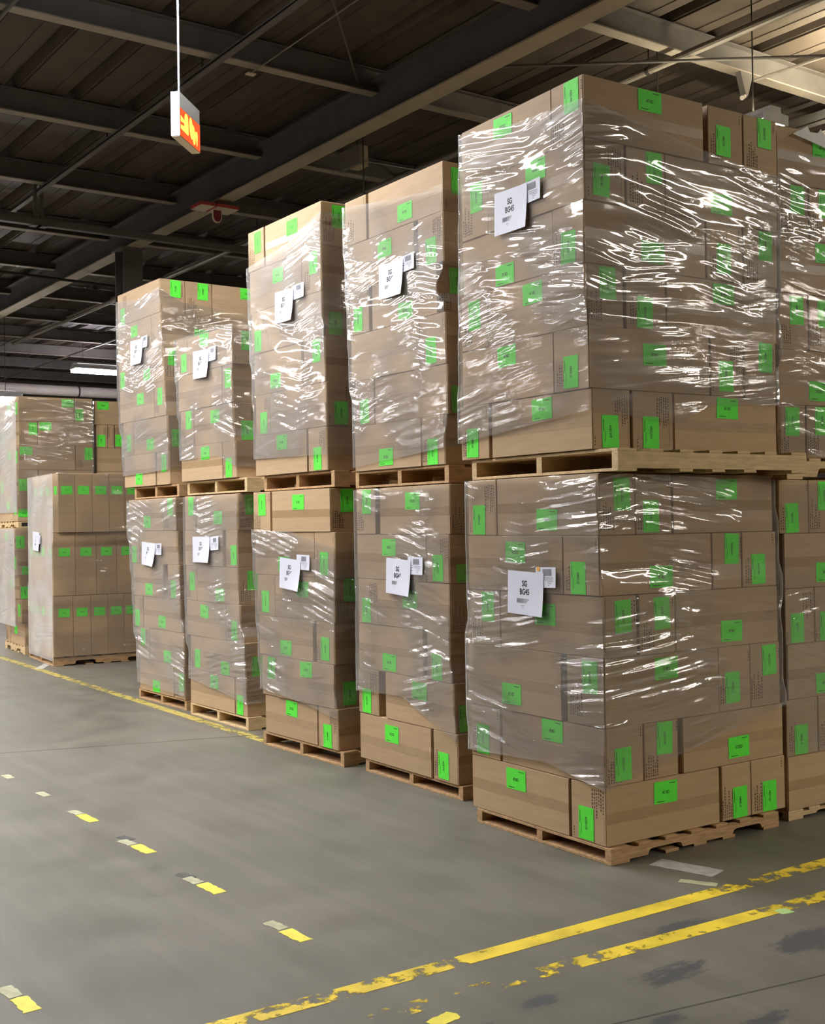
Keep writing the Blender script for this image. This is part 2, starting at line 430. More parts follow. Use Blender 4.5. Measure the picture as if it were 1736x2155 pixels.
class MB:
    """collects boxes, prisms and tubes of ONE part"""
    def __init__(self):
        self.v, self.f = [], []
    def box(self, x0, x1, y0, y1, z0, z1):
        n = len(self.v)
        self.v += [(x0, y0, z0), (x1, y0, z0), (x1, y1, z0), (x0, y1, z0), (x0, y0, z1), (x1, y0, z1), (x1, y1, z1), (x0, y1, z1)]
        self.f += [tuple(n + i for i in q) for q in ((0, 3, 2, 1), (4, 5, 6, 7), (0, 1, 5, 4), (1, 2, 6, 5), (2, 3, 7, 6), (3, 0, 4, 7))]
        return self
    def quad(self, pts):
        n = len(self.v)
        self.v += [tuple(p) for p in pts]
        self.f.append(tuple(range(n, n + len(pts))))
        return self
    def prism(self, prof, axis, a, b):
        """prof: list of 2D points; axis 'y' extrudes an (x,z) profile, 'x' a (y,z) profile, 'z' an (x,y) profile"""
        n, k = len(self.v), len(prof)
        for t in (a, b):
            for p, q in prof:
                self.v.append({'y': (p, t, q), 'x': (t, p, q), 'z': (p, q, t)}[axis])
        self.f.append(tuple(n + i for i in range(k)))
        self.f.append(tuple(n + k + i for i in reversed(range(k))))
        for i in range(k):
            j = (i + 1) % k
            self.f.append((n + i, n + k + i, n + k + j, n + j))
        return self
    def tube(self, p, q, r, seg=10, cap=True):
        p, q = Vector(p), Vector(q)
        d = (q - p).normalized()
        a = d.orthogonal().normalized()
        b = d.cross(a)
        n = len(self.v)
        for e in (p, q):
            for i in range(seg):
                t = 2 * math.pi * i / seg
                self.v.append(tuple(e + a * (math.cos(t) * r) + b * (math.sin(t) * r)))
        for i in range(seg):
            j = (i + 1) % seg
            self.f.append((n + i, n + j, n + seg + j, n + seg + i))
        if cap:
            self.f.append(tuple(n + i for i in reversed(range(seg))))
            self.f.append(tuple(n + seg + i for i in range(seg)))
        return self
    def mesh(self, name, bevel=0.0, smooth=False):
        me = bpy.data.meshes.new(name)
        me.from_pydata(self.v, [], self.f)
        bm = bmesh.new()
        bm.from_mesh(me)
        bmesh.ops.recalc_face_normals(bm, faces=bm.faces)
        if bevel:
            bmesh.ops.bevel(bm, geom=list(bm.edges), offset=bevel, segments=1, affect='EDGES')
        bm.to_mesh(me)
        bm.free()
        if smooth:
            me.polygons.foreach_set('use_smooth', [True] * len(me.polygons))
        return me
    def build(self, name, mat, parent=None, loc=(0, 0, 0), rot=(0, 0, 0), bevel=0.0, smooth=False):
        return link(name, self.mesh(name, bevel, smooth), mat, parent, loc, rot)

_text_cache = {}
def text_mesh(s, size, spin=0.0, narrow=0.72, bold=0.02):
    """flat lettering centred on the origin, in the x-z plane and facing -y"""
    key = (s, size, spin, narrow)
    if key in _text_cache:
        return _text_cache[key]
    cu = bpy.data.curves.new('lettering', 'FONT')
    cu.body = s
    cu.size = size
    cu.align_x, cu.align_y = 'CENTER', 'CENTER'
    cu.resolution_u = 2
    cu.offset = bold * size
    ob = bpy.data.objects.new('lettering', cu)
    me = bpy.data.meshes.new_from_object(ob)
    bpy.data.objects.remove(ob)
    sp = R(spin)
    for v in me.vertices:
        x, y = v.co.x * narrow, v.co.y
        v.co = (x * math.cos(sp) - y * math.sin(sp), 0.0, x * math.sin(sp) + y * math.cos(sp))
    me.materials.clear()
    _text_cache[key] = me
    return me

# ------------------------------------------------------------------ room shell
ZG, ZP, ZD = 5.40, 5.68, 5.93       # girder bottom, purlin bottom, deck underside
X0, X1, Y0, Y1 = -27.0, 30.0, -16.0, 44.0
struct(MB().box(X0, X1, Y0, Y1, -0.2, 0.0).build('floor', M['floor']), 'sealed grey concrete warehouse floor with worn tape')
struct(MB().box(X0, X1, Y1, Y1 + 0.2, 0, 6.3).build('wall_back', M['wall']))
struct(MB().box(X0, X1, Y0 - 0.2, Y0, 0, 6.3).build('wall_front', M['wall']))
struct(MB().box(X0 - 0.2, X0, Y0, Y1, 0, 6.3).build('wall_left', M['wall']))
struct(MB().box(X1, X1 + 0.2, Y0, Y1, 0, 6.3).build('wall_right', M['wall']))

ceiling = struct(MB().box(X0, X1, Y0, Y1, 6.2, 6.35).build('ceiling', M['deck']), 'dark ribbed metal roof deck on steel purlins')
pitch = 0.61
pan = MB()
prof = [(-0.235, 0.0), (0.235, 0.0), (0.275, 0.10), (0.335, 0.10), (0.335, 0.112), (0.265, 0.112), (0.227, 0.012), (-0.227, 0.012), (-0.265, 0.112), (-0.275, 0.112), (-0.275, 0.10)]
pan.prism(prof, 'y', Y0, Y1)
# small lips that run along the pan, as on lapped roof sheets
pan.box(-0.215, -0.195, Y0, Y1, -0.018, 0.001)
pan.box(0.10, 0.112, Y0, Y1, -0.008, 0.001)
pan_mesh = pan.mesh('deck_panel')
k = 0
x = 3.9 - pitch * 52
while x < X1 - 0.4:
    if x > X0 + 0.3:
        link('deck_panel', pan_mesh, M['deck'], ceiling, (x, 0, ZD))
    x += pitch

def i_beam_profile(w, h, tf, tw, z0):
    return [(-w / 2, z0), (w / 2, z0), (w / 2, z0 + tf), (tw / 2, z0 + tf), (tw / 2, z0 + h - tf), (w / 2, z0 + h - tf), (w / 2, z0 + h),
            (-w / 2, z0 + h), (-w / 2, z0 + h - tf), (-tw / 2, z0 + h - tf), (-tw / 2, z0 + tf), (-w / 2, z0 + tf)]

GX = 6.39
def beam(name, axis, w, h, tf, tw, z0, a, b_, web_mat, fl_mat, loc, cache={}):
    """rolled I-beam: the upper part and web are one piece, the bottom flange, lightened for floor bounce, a sub-part"""
    if name not in cache:
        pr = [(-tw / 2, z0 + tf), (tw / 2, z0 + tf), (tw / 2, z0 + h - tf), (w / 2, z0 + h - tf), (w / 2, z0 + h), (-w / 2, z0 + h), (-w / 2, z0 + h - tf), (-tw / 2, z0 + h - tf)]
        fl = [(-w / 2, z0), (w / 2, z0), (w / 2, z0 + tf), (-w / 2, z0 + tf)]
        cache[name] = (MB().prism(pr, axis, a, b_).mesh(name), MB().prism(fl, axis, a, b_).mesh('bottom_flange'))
    me, fm = cache[name]
    o = link(name, me, web_mat, ceiling, loc)
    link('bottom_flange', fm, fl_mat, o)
    return o
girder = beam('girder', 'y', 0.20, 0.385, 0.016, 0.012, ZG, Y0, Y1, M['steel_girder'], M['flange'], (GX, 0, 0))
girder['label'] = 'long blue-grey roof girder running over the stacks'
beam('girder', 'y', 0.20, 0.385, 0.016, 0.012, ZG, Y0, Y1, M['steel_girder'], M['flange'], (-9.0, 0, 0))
PY = [4.80 - 2.32 * 8 + 2.32 * i for i in range(26)]
for y in PY:
    if Y0 + 0.5 < y < Y1 - 0.5:
        yy = {7.12: 7.15, 9.44: 9.46, 11.76: 11.82, 14.08: 14.08}.get(round(y, 2), y)
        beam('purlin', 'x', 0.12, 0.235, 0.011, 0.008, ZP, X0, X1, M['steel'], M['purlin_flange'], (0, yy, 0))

# steel column under the girder, partly seen over the fifth stack
col = MB()
for a, b_, c_, d_ in ((-0.14, 0.14, -0.15, -0.135), (-0.14, 0.14, 0.135, 0.15), (-0.006, 0.006, -0.135, 0.135)):
    col.box(a, b_, c_, d_, 0.0, ZG)
column = struct(col.build('column', M['steel'], None, (GX, 15.65, 0)), 'steel column under the girder behind the fifth stack')
MB().box(-0.18, 0.18, -0.2, 0.2, ZG - 0.02, ZG).build('cap_plate', M['steel'], column)

# ------------------------------------------------------------------ lamps
def make_lamp(x, y, z, axis, length, down, up, colr, label, idx):
    root = empty('strip_light', (x, y, z), (0, 0, 0 if axis == 'x' else R(90)))
    tag(root, label, 'lamp', 'strip lights of the hall')
    h = length / 2
    w = 0.15
    prof = [(-w, -0.05), (-w + 0.012, -0.05), (-0.055, 0.03), (0.055, 0.03), (w - 0.012, -0.05), (w, -0.05), (0.065, 0.045), (0.065, 0.08), (-0.065, 0.08), (-0.065, 0.045)]
    MB().prism(prof, 'x', -h, h).build('housing', M['white_metal'], root)
    e = emit('lamp_glow_%d' % idx, colr, down)
    # flat lens that closes the trough and shines downwards
    drop = 0.12 if idx in (1, 3) else 0.046       # deeper lens on two far fixtures stands in for their bloom
    MB().box(-h + 0.01, h - 0.01, -w + 0.014, w - 0.014, -drop, -0.034).build('lens', e, root)
    for sx in (-h, h):
        MB().box(sx - 0.006, sx + 0.006, -w - 0.004, w + 0.004, -0.054, 0.03).build('end_cap', M['white_metal'], root)
    if up:
        e2 = emit('lamp_uplight_%d' % idx, colr, up)
        MB().box(-h + 0.1, h - 0.1, -0.045, 0.045, 0.082, 0.088).build('uplight_slot', e2, root)
    top = ZD - z
    for sx in (-h * 0.7, h * 0.7):
        MB().tube((sx, 0, 0.07), (sx, 0, top), 0.006, 6).build('hanger_rod', M['dark'], root)
    return root

for i, q in enumerate(LAMPS):
    make_lamp(*q, i)

# ------------------------------------------------------------------ cartons
FRAMES = {'S1': ((3.787, 3.825), -4.30), 'S2': ((4.024, 5.213), -2.20), 'S3': ((3.995, 6.411), -4.00), 'S4': ((4.159, 8.001), -3.40), 'S5': ((4.213, 9.233), -2.60), 'S6': ((4.430, 13.221), -5.40), 'S7': ((4.589, 14.640), -4.00), 'S0': ((4.923, 3.728), -2.00), 'U0': ((5.144, 3.895), -6.00), 'U1': ((3.794, 3.921), -2.70), 'L1': ((3.789, 3.851), -1.50), 'U2': ((4.028, 5.311), -0.90), 'U3': ((4.006, 6.567), -0.80), 'L2': ((4.027, 5.280), -1.40), 'L3': ((4.000, 6.481), 0.90), 'U4': ((4.170, 8.176), 1.00), 'U5': ((4.229, 9.594), 0.50), 'L4': ((4.165, 8.092), -0.40), 'L5': ((4.216, 9.295), 0.60)}
LOADS = {
    'U1': ('U1', [
        ['LE', 3.301, 3.591, 0.966, 0.233, 0.233, -0.0, [(0.61, 3.522), (0.085, 3.512)], ['LEE', [0.003, 0.773, 0.808, 1.055, 1.06, 1.311], [(0.415, 3.543), (0.915, 3.425), (1.215, 3.549)]]],
        ['EL', 3.016, 3.301, 0.974, 0.74, 0.74, 0.004, [(0.84, 3.237), (0.353, 3.237)], ['EEL', [0.004, 0.249, 0.259, 0.51, 0.513, 1.307], [(0.102, 3.116), (0.439, 3.222), (0.894, 3.108)]]],
        ['LE', 2.727, 3.016, 0.982, 0.24, 0.24, 0.01, [(0.618, 2.784), (0.125, 2.819)], ['LEE', [0.005, 0.784, 0.791, 1.05, 1.058, 1.309], [(0.426, 2.818), (0.912, 2.84), (1.219, 2.958)]]],
        ['EL', 2.44, 2.727, 0.99, 0.76, 0.76, 0.009, [(0.876, 2.617), (0.401, 2.653)], ['EEL', [-0.0, 0.232, 0.25, 0.507, 0.514, 1.291], [(0.134, 2.644), (0.369, 2.527), (0.906, 2.662)]]],
        ['LE', 2.15, 2.44, 0.998, 0.246, 0.246, -0.01, [(0.611, 2.374), (0.121, 2.238)], ['LEE', [0.004, 0.776, 0.788, 1.018, 1.026, 1.259], [(0.408, 2.326), (0.893, 2.251), (1.18, 2.366)]]],
        ['EL', 1.871, 2.15, 1.012, 0.767, 0.747, -0.013, [(0.91, 1.958), (0.343, 2.085)], ['EEL', [0.001, 0.241, 0.255, 0.52, 0.527, 1.251], [(0.115, 1.955), (0.372, 1.957), (0.893, 2.09)]]],
    ], True),
    'L1': ('L1', [
        ['EL', 1.477, 1.761, 0.997, 0.761, 0.761, 0.02, [(0.904, 1.558), (0.379, 1.553)], ['EEL', [0.003, 0.234, 0.239, 0.475, 0.481, 1.199], [(0.149, 1.666), (0.337, 1.563), (0.856, 1.69)]]],
        ['LE', 1.202, 1.477, 0.994, 0.262, 0.262, 0.01, [(0.611, 1.396), (0.157, 1.276)], ['LEE', [0.003, 0.73, 0.737, 0.948, 0.951, 1.207], [(0.388, 1.278), (0.876, 1.401), (1.069, 1.291)]]],
        ['EL', 0.922, 1.202, 0.987, 0.747, 0.747, -0.011, [(0.844, 1.117), (0.402, 1.101)], ['EEL', [0.003, 0.204, 0.218, 0.452, 0.455, 1.186], [(0.117, 1.108), (0.365, 1.11), (0.841, 0.997)]]],
        ['LE', 0.607, 0.922, 1.014, 0.284, 0.251, -0.009, [(0.66, 0.693), (0.089, 0.831)], ['LEE', [0.003, 0.745, 0.748, 0.975, 0.978, 1.199], [(0.39, 0.851), (0.845, 0.721), (1.118, 0.835)]]],
        ['EL', 0.344, 0.607, 1.002, 0.762, 0.751, -0.004, [(0.903, 0.437), (0.362, 0.559)], ['EEL', [0.009, 0.238, 0.242, 0.466, 0.492, 1.221], [(0.11, 0.438), (0.374, 0.553), (0.885, 0.426)]]],
        ['LE', 0.076, 0.344, 0.998, 0.245, 0.234, -0.006, [(0.636, 0.274), (0.13, 0.16)], ['LEE', [0.003, 0.74, 0.759, 0.969, 0.972, 1.227], [(0.374, 0.276), (0.887, 0.153), (1.106, 0.155)]]],
    ], False),
    'U2': ('U2', [
        ['EL', 3.306, 3.589, 1.047, 0.793, 0.775, -0.008, [None, (0.376, 3.384)], ['EEL', [0.005, 0.131], [(0.112, 3.485)]]],
        ['LE', 3.018, 3.306, 1.027, 0.283, 0.244, -0.012, [(0.597, 3.21), (0.114, 3.1)], None],
        ['EL', 2.734, 3.018, 1.011, 0.783, 0.751, 0.06, [(0.907, 2.826), (0.384, 2.802)], ['EEL', [0.005, 0.17], [(0.141, 2.933)]]],
        ['LE', 2.441, 2.734, 0.998, 0.244, 0.244, -0.018, [None, (0.13, 2.532)], None],
        ['EL', 2.156, 2.441, 0.963, 0.738, 0.738, -0.028, [(0.848, 2.245), None], ['EEL', [-0.0, 0.092], [(0.078, 2.243)]]],
        ['LE', 1.874, 2.156, 0.962, 0.236, 0.236, 0.006, [(0.607, 1.949), (0.127, 1.923)], None],
    ], True),
    'L2': ('L2', [
        ['EL', 1.481, 1.765, 1.007, 0.786, 0.737, 0.002, [(0.884, 1.683), (0.377, 1.677)], None],
        ['LE', 1.204, 1.481, 1.006, 0.243, 0.243, 0.013, [(0.638, 1.402), (0.13, 1.289)], ['LEE', [0.002, 0.124], [(0.122, 1.108)]]],
        ['EL', 0.926, 1.204, 1.0, 0.772, 0.772, 0.017, [(0.904, 1.01), (0.418, 1.096)], None],
        ['LE', 0.644, 0.926, 1.007, 0.291, 0.25, 0.019, [(0.653, 0.706), (0.154, 0.723)], None],
        ['EL', 0.364, 0.644, 1.011, 0.774, 0.699, -0.013, [(0.914, 0.446), (0.334, 0.568)], ['EEL', [0.002, 0.088], [(0.079, 0.447)]]],
        ['LE', 0.08, 0.364, 1.006, 0.218, 0.202, -0.038, [(0.635, 0.275), (0.102, 0.17)], None],
    ], False),
    'U3': ('U3', [
        ['EL', 3.369, 3.655, 1.06, 0.819, 0.801, 0.019, [(0.909, 3.561), (0.411, 3.565)], ['EEL', [0.002, 0.173], [(0.135, 3.564)]]],
        ['LE', 3.07, 3.369, 1.045, 0.283, 0.283, 0.018, [(0.618, 3.277), (0.128, 3.27)], None],
        ['EL', 2.769, 3.07, 1.025, 0.735, 0.735, 0.017, [(0.927, 2.859), None], ['EEL', [0.002, 0.161], [(0.097, 2.86)]]],
        ['LE', 2.472, 2.769, 0.996, 0.307, 0.276, -0.012, [(0.679, 2.552), (0.101, 2.687)], None],
        ['EL', 2.184, 2.472, 0.977, 0.753, 0.753, -0.021, [(0.856, 2.271), None], ['EEL', [0.005, 0.139], [(0.108, 2.271)]]],
        ['LE', 1.897, 2.184, 0.983, 0.241, 0.231, -0.02, [(0.587, 2.117), (0.11, 1.979)], None],
    ], True),
    'L3': ('L3', [
        ['EL', 1.498, 1.781, 1.055, 0.816, 0.779, 0.03, [(0.93, 1.691), (0.425, 1.699)], ['EEL', [0.002, 0.186], [(0.128, 1.705)]]],
        ['LE', 1.202, 1.498, 1.037, 0.239, 0.239, -0.013, [(0.637, 1.28), (0.122, 1.293)], None],
        ['EL', 0.914, 1.202, 1.008, 0.763, 0.763, -0.009, [(0.898, 1.013), (0.395, 1.115)], ['EEL', [0.004, 0.15], [(0.117, 1.124)]]],
        ['LE', 0.643, 0.914, 0.982, 0.263, 0.229, 0.004, [(0.617, 0.709), (0.12, 0.739)], None],
        ['EL', 0.361, 0.643, 0.956, 0.747, 0.747, 0.012, [(0.827, 0.553), (0.355, 0.584)], ['EEL', [0.002, 0.153], [(0.112, 0.452)]]],
        ['LE', 0.097, 0.361, 0.932, 0.235, 0.219, -0.025, [(0.566, 0.3), (0.105, 0.171)], None],
    ], False),
    'U4': ('U4', [
        ['EL', 2.793, 3.089, 1.001, 0.79, 0.79, 0.001, [(0.859, 2.893), (0.48, 3.065)], ['EEL', [-0.0, 0.153], [(0.123, 2.976)]]],
        ['LE', 2.498, 2.793, 0.969, 0.192, 0.192, 0.014, [None, (0.096, 2.69)], None],
        ['EL', 2.202, 2.498, 0.932, 0.697, 0.697, 0.011, [(0.783, 2.423), (0.332, 2.413)], ['EEL', [0.003, 0.177], [(0.116, 2.283)]]],
        ['LE', 1.915, 2.202, 0.926, 0.197, 0.197, -0.026, [(0.49, 2.132), (0.099, 1.997)], None],
    ], True),
    'L4': ('L4', [
        ['EL', 1.515, 1.795, 1.001, 0.792, 0.792, 0.035, [(0.878, 1.711), (0.394, 1.613)], ['EEL', [0.002, 0.127], [(0.115, 1.707)]]],
        ['LE', 1.227, 1.515, 1.004, 0.297, 0.253, 0.045, [None, (0.117, 1.321)], None],
        ['EL', 0.941, 1.227, 0.993, 0.781, 0.781, 0.041, [(0.877, 1.098), (0.369, 1.007)], ['EEL', [0.002, 0.163], [(0.124, 1.124)]]],
        ['LE', 0.655, 0.941, 0.981, 0.261, 0.261, 0.013, [(0.643, 0.862), (0.127, 0.742)], None],
        ['EL', 0.383, 0.655, 0.925, 0.676, 0.676, -0.06, [(0.796, 0.472), (0.283, 0.439)], ['EEL', [0.002, 0.133], [(0.103, 0.476)]]],
        ['LE', 0.102, 0.383, 0.932, 0.123, 0.123, -0.075, [(0.48, 0.313), (0.045, 0.174)], None],
    ], False),
    'U5': ('U5', [
        ['EL', 3.423, 3.719, 1.028, 0.799, 0.799, 0.074, [(0.906, 3.483), None], ['EEL', [0.005, 0.238, 0.241, 0.499, 0.504, 1.107], [(0.148, 3.649), (0.412, 3.677), (0.862, 3.684)]]],
        ['LE', 3.123, 3.423, 1.028, 0.269, 0.269, 0.05, [(0.646, 3.331), None], ['LEE', [0.005, 0.676, 0.687, 0.863, 0.874, 1.088], [(0.388, 3.246), None, None]]],
        ['EL', 2.818, 3.123, 1.015, 0.788, 0.788, 0.015, [(0.926, 2.912), (0.382, 2.908)], ['EEL', [0.005, 0.24, 0.245, 0.471, 0.476, 1.063], [(0.096, 3.029), None, None]]],
        ['LE', 2.514, 2.818, 0.991, 0.22, 0.22, -0.008, [(0.52, 2.703), (0.105, 2.688)], None],
        ['EL', 2.205, 2.514, 0.932, 0.697, 0.697, -0.054, [(0.801, 2.321), (0.332, 2.282)], ['EEL', [0.003, 0.218, 0.223, 0.426], [(0.087, 2.316), None]]],
        ['LE', 1.912, 2.205, 0.907, 0.216, 0.193, -0.077, [(0.574, 1.983), (0.039, 2.099)], None],
    ], True),
    'L5': ('L5', [
        ['LE', 1.514, 1.797, 1.092, 0.329, 0.329, 0.073, [(0.675, 1.593), (0.188, 1.721)], None],
        ['EL', 1.22, 1.514, 1.039, 0.857, 0.857, 0.049, [(0.966, 1.292), None], None],
        ['LE', 0.931, 1.22, 0.998, 0.348, 0.259, 0.012, [(0.647, 0.995), (0.144, 1.013)], None],
        ['EL', 0.648, 0.931, 0.974, 0.794, 0.794, -0.003, [(0.915, 0.727), (0.393, 0.719)], None],
        ['EL', 0.368, 0.648, 0.914, 0.668, 0.668, -0.066, [(0.796, 0.562), (0.289, 0.416)], None],
        ['LE', 0.087, 0.368, 0.895, 0.173, 0.149, -0.064, [(0.534, 0.146), (0.01, 0.23)], None],
    ], False),
}

CODES_L = ['CE33.B3', 'CB1.22', 'C88.J8', 'CE32.33', 'CE22.32', 'C81.34', 'C88.28', 'CB1.38']
CODES_E = ['ABREL.D', 'XE33.JCO', 'AB37.X2', 'A655.WE', 'AB13.A2', 'EUHK.BCO', 'AX35.CO', 'ABSE.LD']

def label_mesh(w, h, name):
    return MB().box(-w / 2, w / 2, -0.0008, 0.0, -h / 2, h / 2).mesh(name)
LBL_L = label_mesh(0.150, 0.102, 'green_label')
LBL_E = label_mesh(0.102, 0.150, 'green_label')
LBL_S = label_mesh(0.125, 0.095, 'green_label')
for me in (LBL_L, LBL_E, LBL_S):
    me.materials.append(M['green'])

def print_mesh(seed, w, h):
    """columns of small turned print on a carton end"""
    rnd = random.Random(seed)
    mb = MB()
    def column(u, va, vb, t, word):
        v = va
        while v < vb:
            l = rnd.uniform(*word)
            l = min(l, vb - v)
            mb.box(u - t / 2, u + t / 2, -0.0003, 0.0, v, v + l)
            v += l + rnd.uniform(0.003, 0.008)
    s = rnd.choice((-1, 1))
    for i, u in enumerate((0.026, 0.040, 0.052, 0.066, 0.080, 0.094)):
        ln = rnd.uniform(0.06, 0.15)
        if s > 0:
            column(u * 1.05, h / 2 - 0.02 - ln, h / 2 - 0.02, 0.0055 if i % 2 else 0.0075, (0.004, 0.012))
        else:
            column(-u * 1.05, -h / 2 + 0.02, -h / 2 + 0.02 + ln, 0.0055 if i % 2 else 0.0075, (0.004, 0.012))
    column(-s * w * 0.43, -h / 2 + 0.015 if s > 0 else h / 2 - 0.06, -h / 2 + 0.06 if s > 0 else h / 2 - 0.015, 0.006, (0.004, 0.01))
    column(s * w * 0.44, -h / 2 + 0.02, h / 2 - 0.14, 0.003, (0.003, 0.006))
    me = mb.mesh('printed_text')
    me.materials.append(M['print'])
    return me
PRINTS = [print_mesh(i, 0.235, 0.275) for i in range(6)]
for i in range(6):
    PRINTS.append(PRINTS[i])

_count = [0]
def carton(fr, x0, x1, y0, y1, z0, z1, label, group, faces, jit=True):
    """one kraft carton; faces = list of (side, kind, label centre or None); side 'l' faces the aisle, 'r' the cross aisle"""
    O, rot = FRAMES[fr]
    rnd = random.Random(_count[0] * 13 + 5)
    _count[0] += 1
    g = 0.0015
    x0, x1, y0, y1, z0, z1 = x0 + g, x1 - g, y0 + g, y1 - g, z0 + 0.0008, z1 - 0.0008
    cx, cy = (x0 + x1) / 2, (y0 + y1) / 2
    hx, hy, h = (x1 - x0) / 2, (y1 - y0) / 2, z1 - z0
    ca, sa = math.cos(R(rot)), math.sin(R(rot))
    ax, ay = cx, cy
    wl = (O[0] + ca * ax - sa * ay, O[1] + sa * ax + ca * ay, z0)
    jr = rnd.uniform(-0.35, 0.35) if jit else 0.0
    long_sides = [s for s, kd, _ in faces if kd == 'L']
    bx0 = -hx + (0.004 if 'l' in long_sides else 0)
    by0 = -hy + (0.004 if 'r' in long_sides else 0)
    body = MB().box(bx0, hx, by0, hy, 0, h)
    me = body.mesh('carton', bevel=0.003)
    o = link('carton', me, M['kraft'], None, wl, (0, 0, R(rot + jr)))
    tag(o, label, 'carton', group)
    for side, kd, lab in faces:
        if side == 'l':
            face_rot = (0, 0, R(-90)); px = -hx; half = hy
            def P(u, v, off): return (-hx - off, -u, v)
        else:
            face_rot = (0, 0, 0); half = hx
            def P(u, v, off): return (u, -hy - off, v)
        if kd == 'L':
            # two closing flaps that meet at mid height, and brown tape over the meeting line
            mid = h * rnd.uniform(0.47, 0.53)
            for a, b_ in ((0.002, mid - 0.0012), (mid + 0.0012, h - 0.002)):
                MB().box(-half + 0.003, half - 0.003, 0.0, 0.0038, a, b_).build('flap', M['flap'], o, P(0, 0, 0.0), face_rot)
            MB().box(-half + 0.003, half - 0.003, -0.0006, 0.0, mid - 0.034, mid + 0.016).build('packing_tape', M['tape'], o, P(0, 0, 0.0), face_rot)
        else:
            if h < 0.4 and half < 0.16:
                link('printed_text', PRINTS[rnd.randrange(len(PRINTS))], None, o, P(0, h / 2, 0.0006), face_rot)['kind'] = 'stuff'
        if lab is not None:
            # label centre comes in stack coordinates: along-face position and height
            u = -(lab[0] - cy) if side == 'l' else lab[0] - cx
            v = lab[1] - z0
            lw, lh = (0.150, 0.102) if kd == 'L' else ((0.102, 0.150) if kd == 'E' else (0.125, 0.095))
            u = max(-half + lw / 2 + 0.004, min(half - lw / 2 - 0.004, u))
            v = max(lh / 2 + 0.004, min(h - lh / 2 - 0.004, v))
            tiltz = rnd.uniform(-2.0, 2.0)
            lo = link('green_label', {'L': LBL_L, 'E': LBL_E}.get(kd, LBL_S), None, o, P(u, v, 0.0012), face_rot)
            lo.rotation_euler = Euler((0, R(tiltz), face_rot[2]), 'XYZ')
            if kd == 'E':
                tm = text_mesh(rnd.choice(CODES_E), 0.020, -90)
            elif kd == 'L':
                tm = text_mesh(rnd.choice(CODES_L), 0.021, 180)
            else:
                tm = text_mesh(rnd.choice(CODES_L), 0.016, 0)
            to = link('printed_code', tm, M['ink'], lo, (0, -0.0012, 0), (0, 0, 0))
            if kd in 'LE':
                fine = MB()
                if kd == 'L':
                    fine.box(-0.06, -0.01, -0.0003, 0, -0.043, -0.040).box(0.02, 0.06, -0.0003, 0, 0.038, 0.041)
                else:
                    fine.box(-0.043, -0.040, -0.0003, 0, 0.0, 0.055).box(-0.034, -0.0325, -0.0003, 0, -0.05, 0.0)
                fine.build('fine_print', M['ink'], lo, (0, -0.0011, 0))
    return o

ORD = ['bottom', 'second', 'third', 'fourth', 'fifth', 'top']
STACK = {'S1': 'nearest stack', 'S2': 'second stack', 'S3': 'third stack', 'S4': 'fourth stack', 'S5': 'fifth stack'}
PROFILE = {}      # per load: list of (z0, z1, far y, corner y, right x) for the film

def build_load(name):
    fr, rows, upper = LOADS[name]
    where = ('upper' if upper else 'lower') + ' load of ' + STACK['S' + name[1]]
    grp = 'cartons on the ' + where
    n = len(rows)
    prof = []
    rnd = random.Random(sum(map(ord, name)))
    for i, (kl, zb, zt, yl, ya, yb, yc, labs, right) in enumerate(rows):
        lvl = n - 1 - i
        lay = 'top' if lvl == n - 1 else ORD[lvl]
        lay += ' layer'
        ox = rnd.uniform(-0.006, 0.006)
        xr = 1.14 if right is None or len(right[1]) < 6 else right[1][-1]
        prof.append((zb, zt, yl, yc, xr))
        full = right is not None and len(right[1]) == 6
        rl = right[2] if right else []
        if kl == 'LE':     # aisle face: long side (far), end (corner); cross face: long side, end, end
            cx1 = right[1][1] if full else 0.745
            carton(fr, ox, ox + 0.245, ya, yl, zb, zt, 'long kraft carton at the far end, aisle side, %s, %s' % (lay, where), grp, [('l', 'L', labs[0])])
            carton(fr, 0.0, cx1, yc, yb, zb, zt, 'corner kraft carton, end towards the aisle, %s, %s' % (lay, where), grp,
                   [('l', 'E', labs[1]), ('r', 'L', rl[0] if rl else None)])
            if full:
                xs = right[1]
                carton(fr, xs[2], xs[3], yc, yc + 0.74, zb, zt, 'middle kraft carton end-on in the cross-aisle face, %s, %s' % (lay, where), grp, [('r', 'E', rl[1])])
                carton(fr, xs[4], xs[5], yc, yc + 0.74, zb, zt, 'outer kraft carton end-on in the cross-aisle face, %s, %s' % (lay, where), grp, [('r', 'E', rl[2])])
        else:              # aisle face: end (far), long side (corner); cross face: end, end, long side
            cx1 = right[1][1] if full else 0.245
            carton(fr, 0.0, 0.74, ya, yl, zb, zt, 'kraft carton end-on at the far end, aisle side, %s, %s' % (lay, where), grp, [('l', 'E', labs[0])])
            carton(fr, ox, cx1, yc, yb, zb, zt, 'corner kraft carton, long side towards the aisle, %s, %s' % (lay, where), grp,
                   [('l', 'L', labs[1]), ('r', 'E', rl[0] if rl else None)])
            if full:
                xs = right[1]
                carton(fr, xs[2], xs[3], yc, yc + 0.74, zb, zt, 'middle kraft carton end-on in the cross-aisle face, %s, %s' % (lay, where), grp, [('r', 'E', rl[1])])
                carton(fr, xs[4], xs[5], yc, yc + 0.245, zb, zt, 'long kraft carton at the outer end, cross-aisle side, %s, %s' % (lay, where), grp, [('r', 'L', rl[2])])
            else:
                carton(fr, cx1 + 0.006, 0.50, yc, yc + 0.74, zb, zt, 'kraft carton end-on behind the corner one, %s, %s' % (lay, where), grp, [('r', 'E', None)])
    PROFILE[name] = (fr, prof, where)

# two faces seen on the nearest stack are described above; deeper rows stay empty behind them
for nm in LOADS:
    build_load(nm)

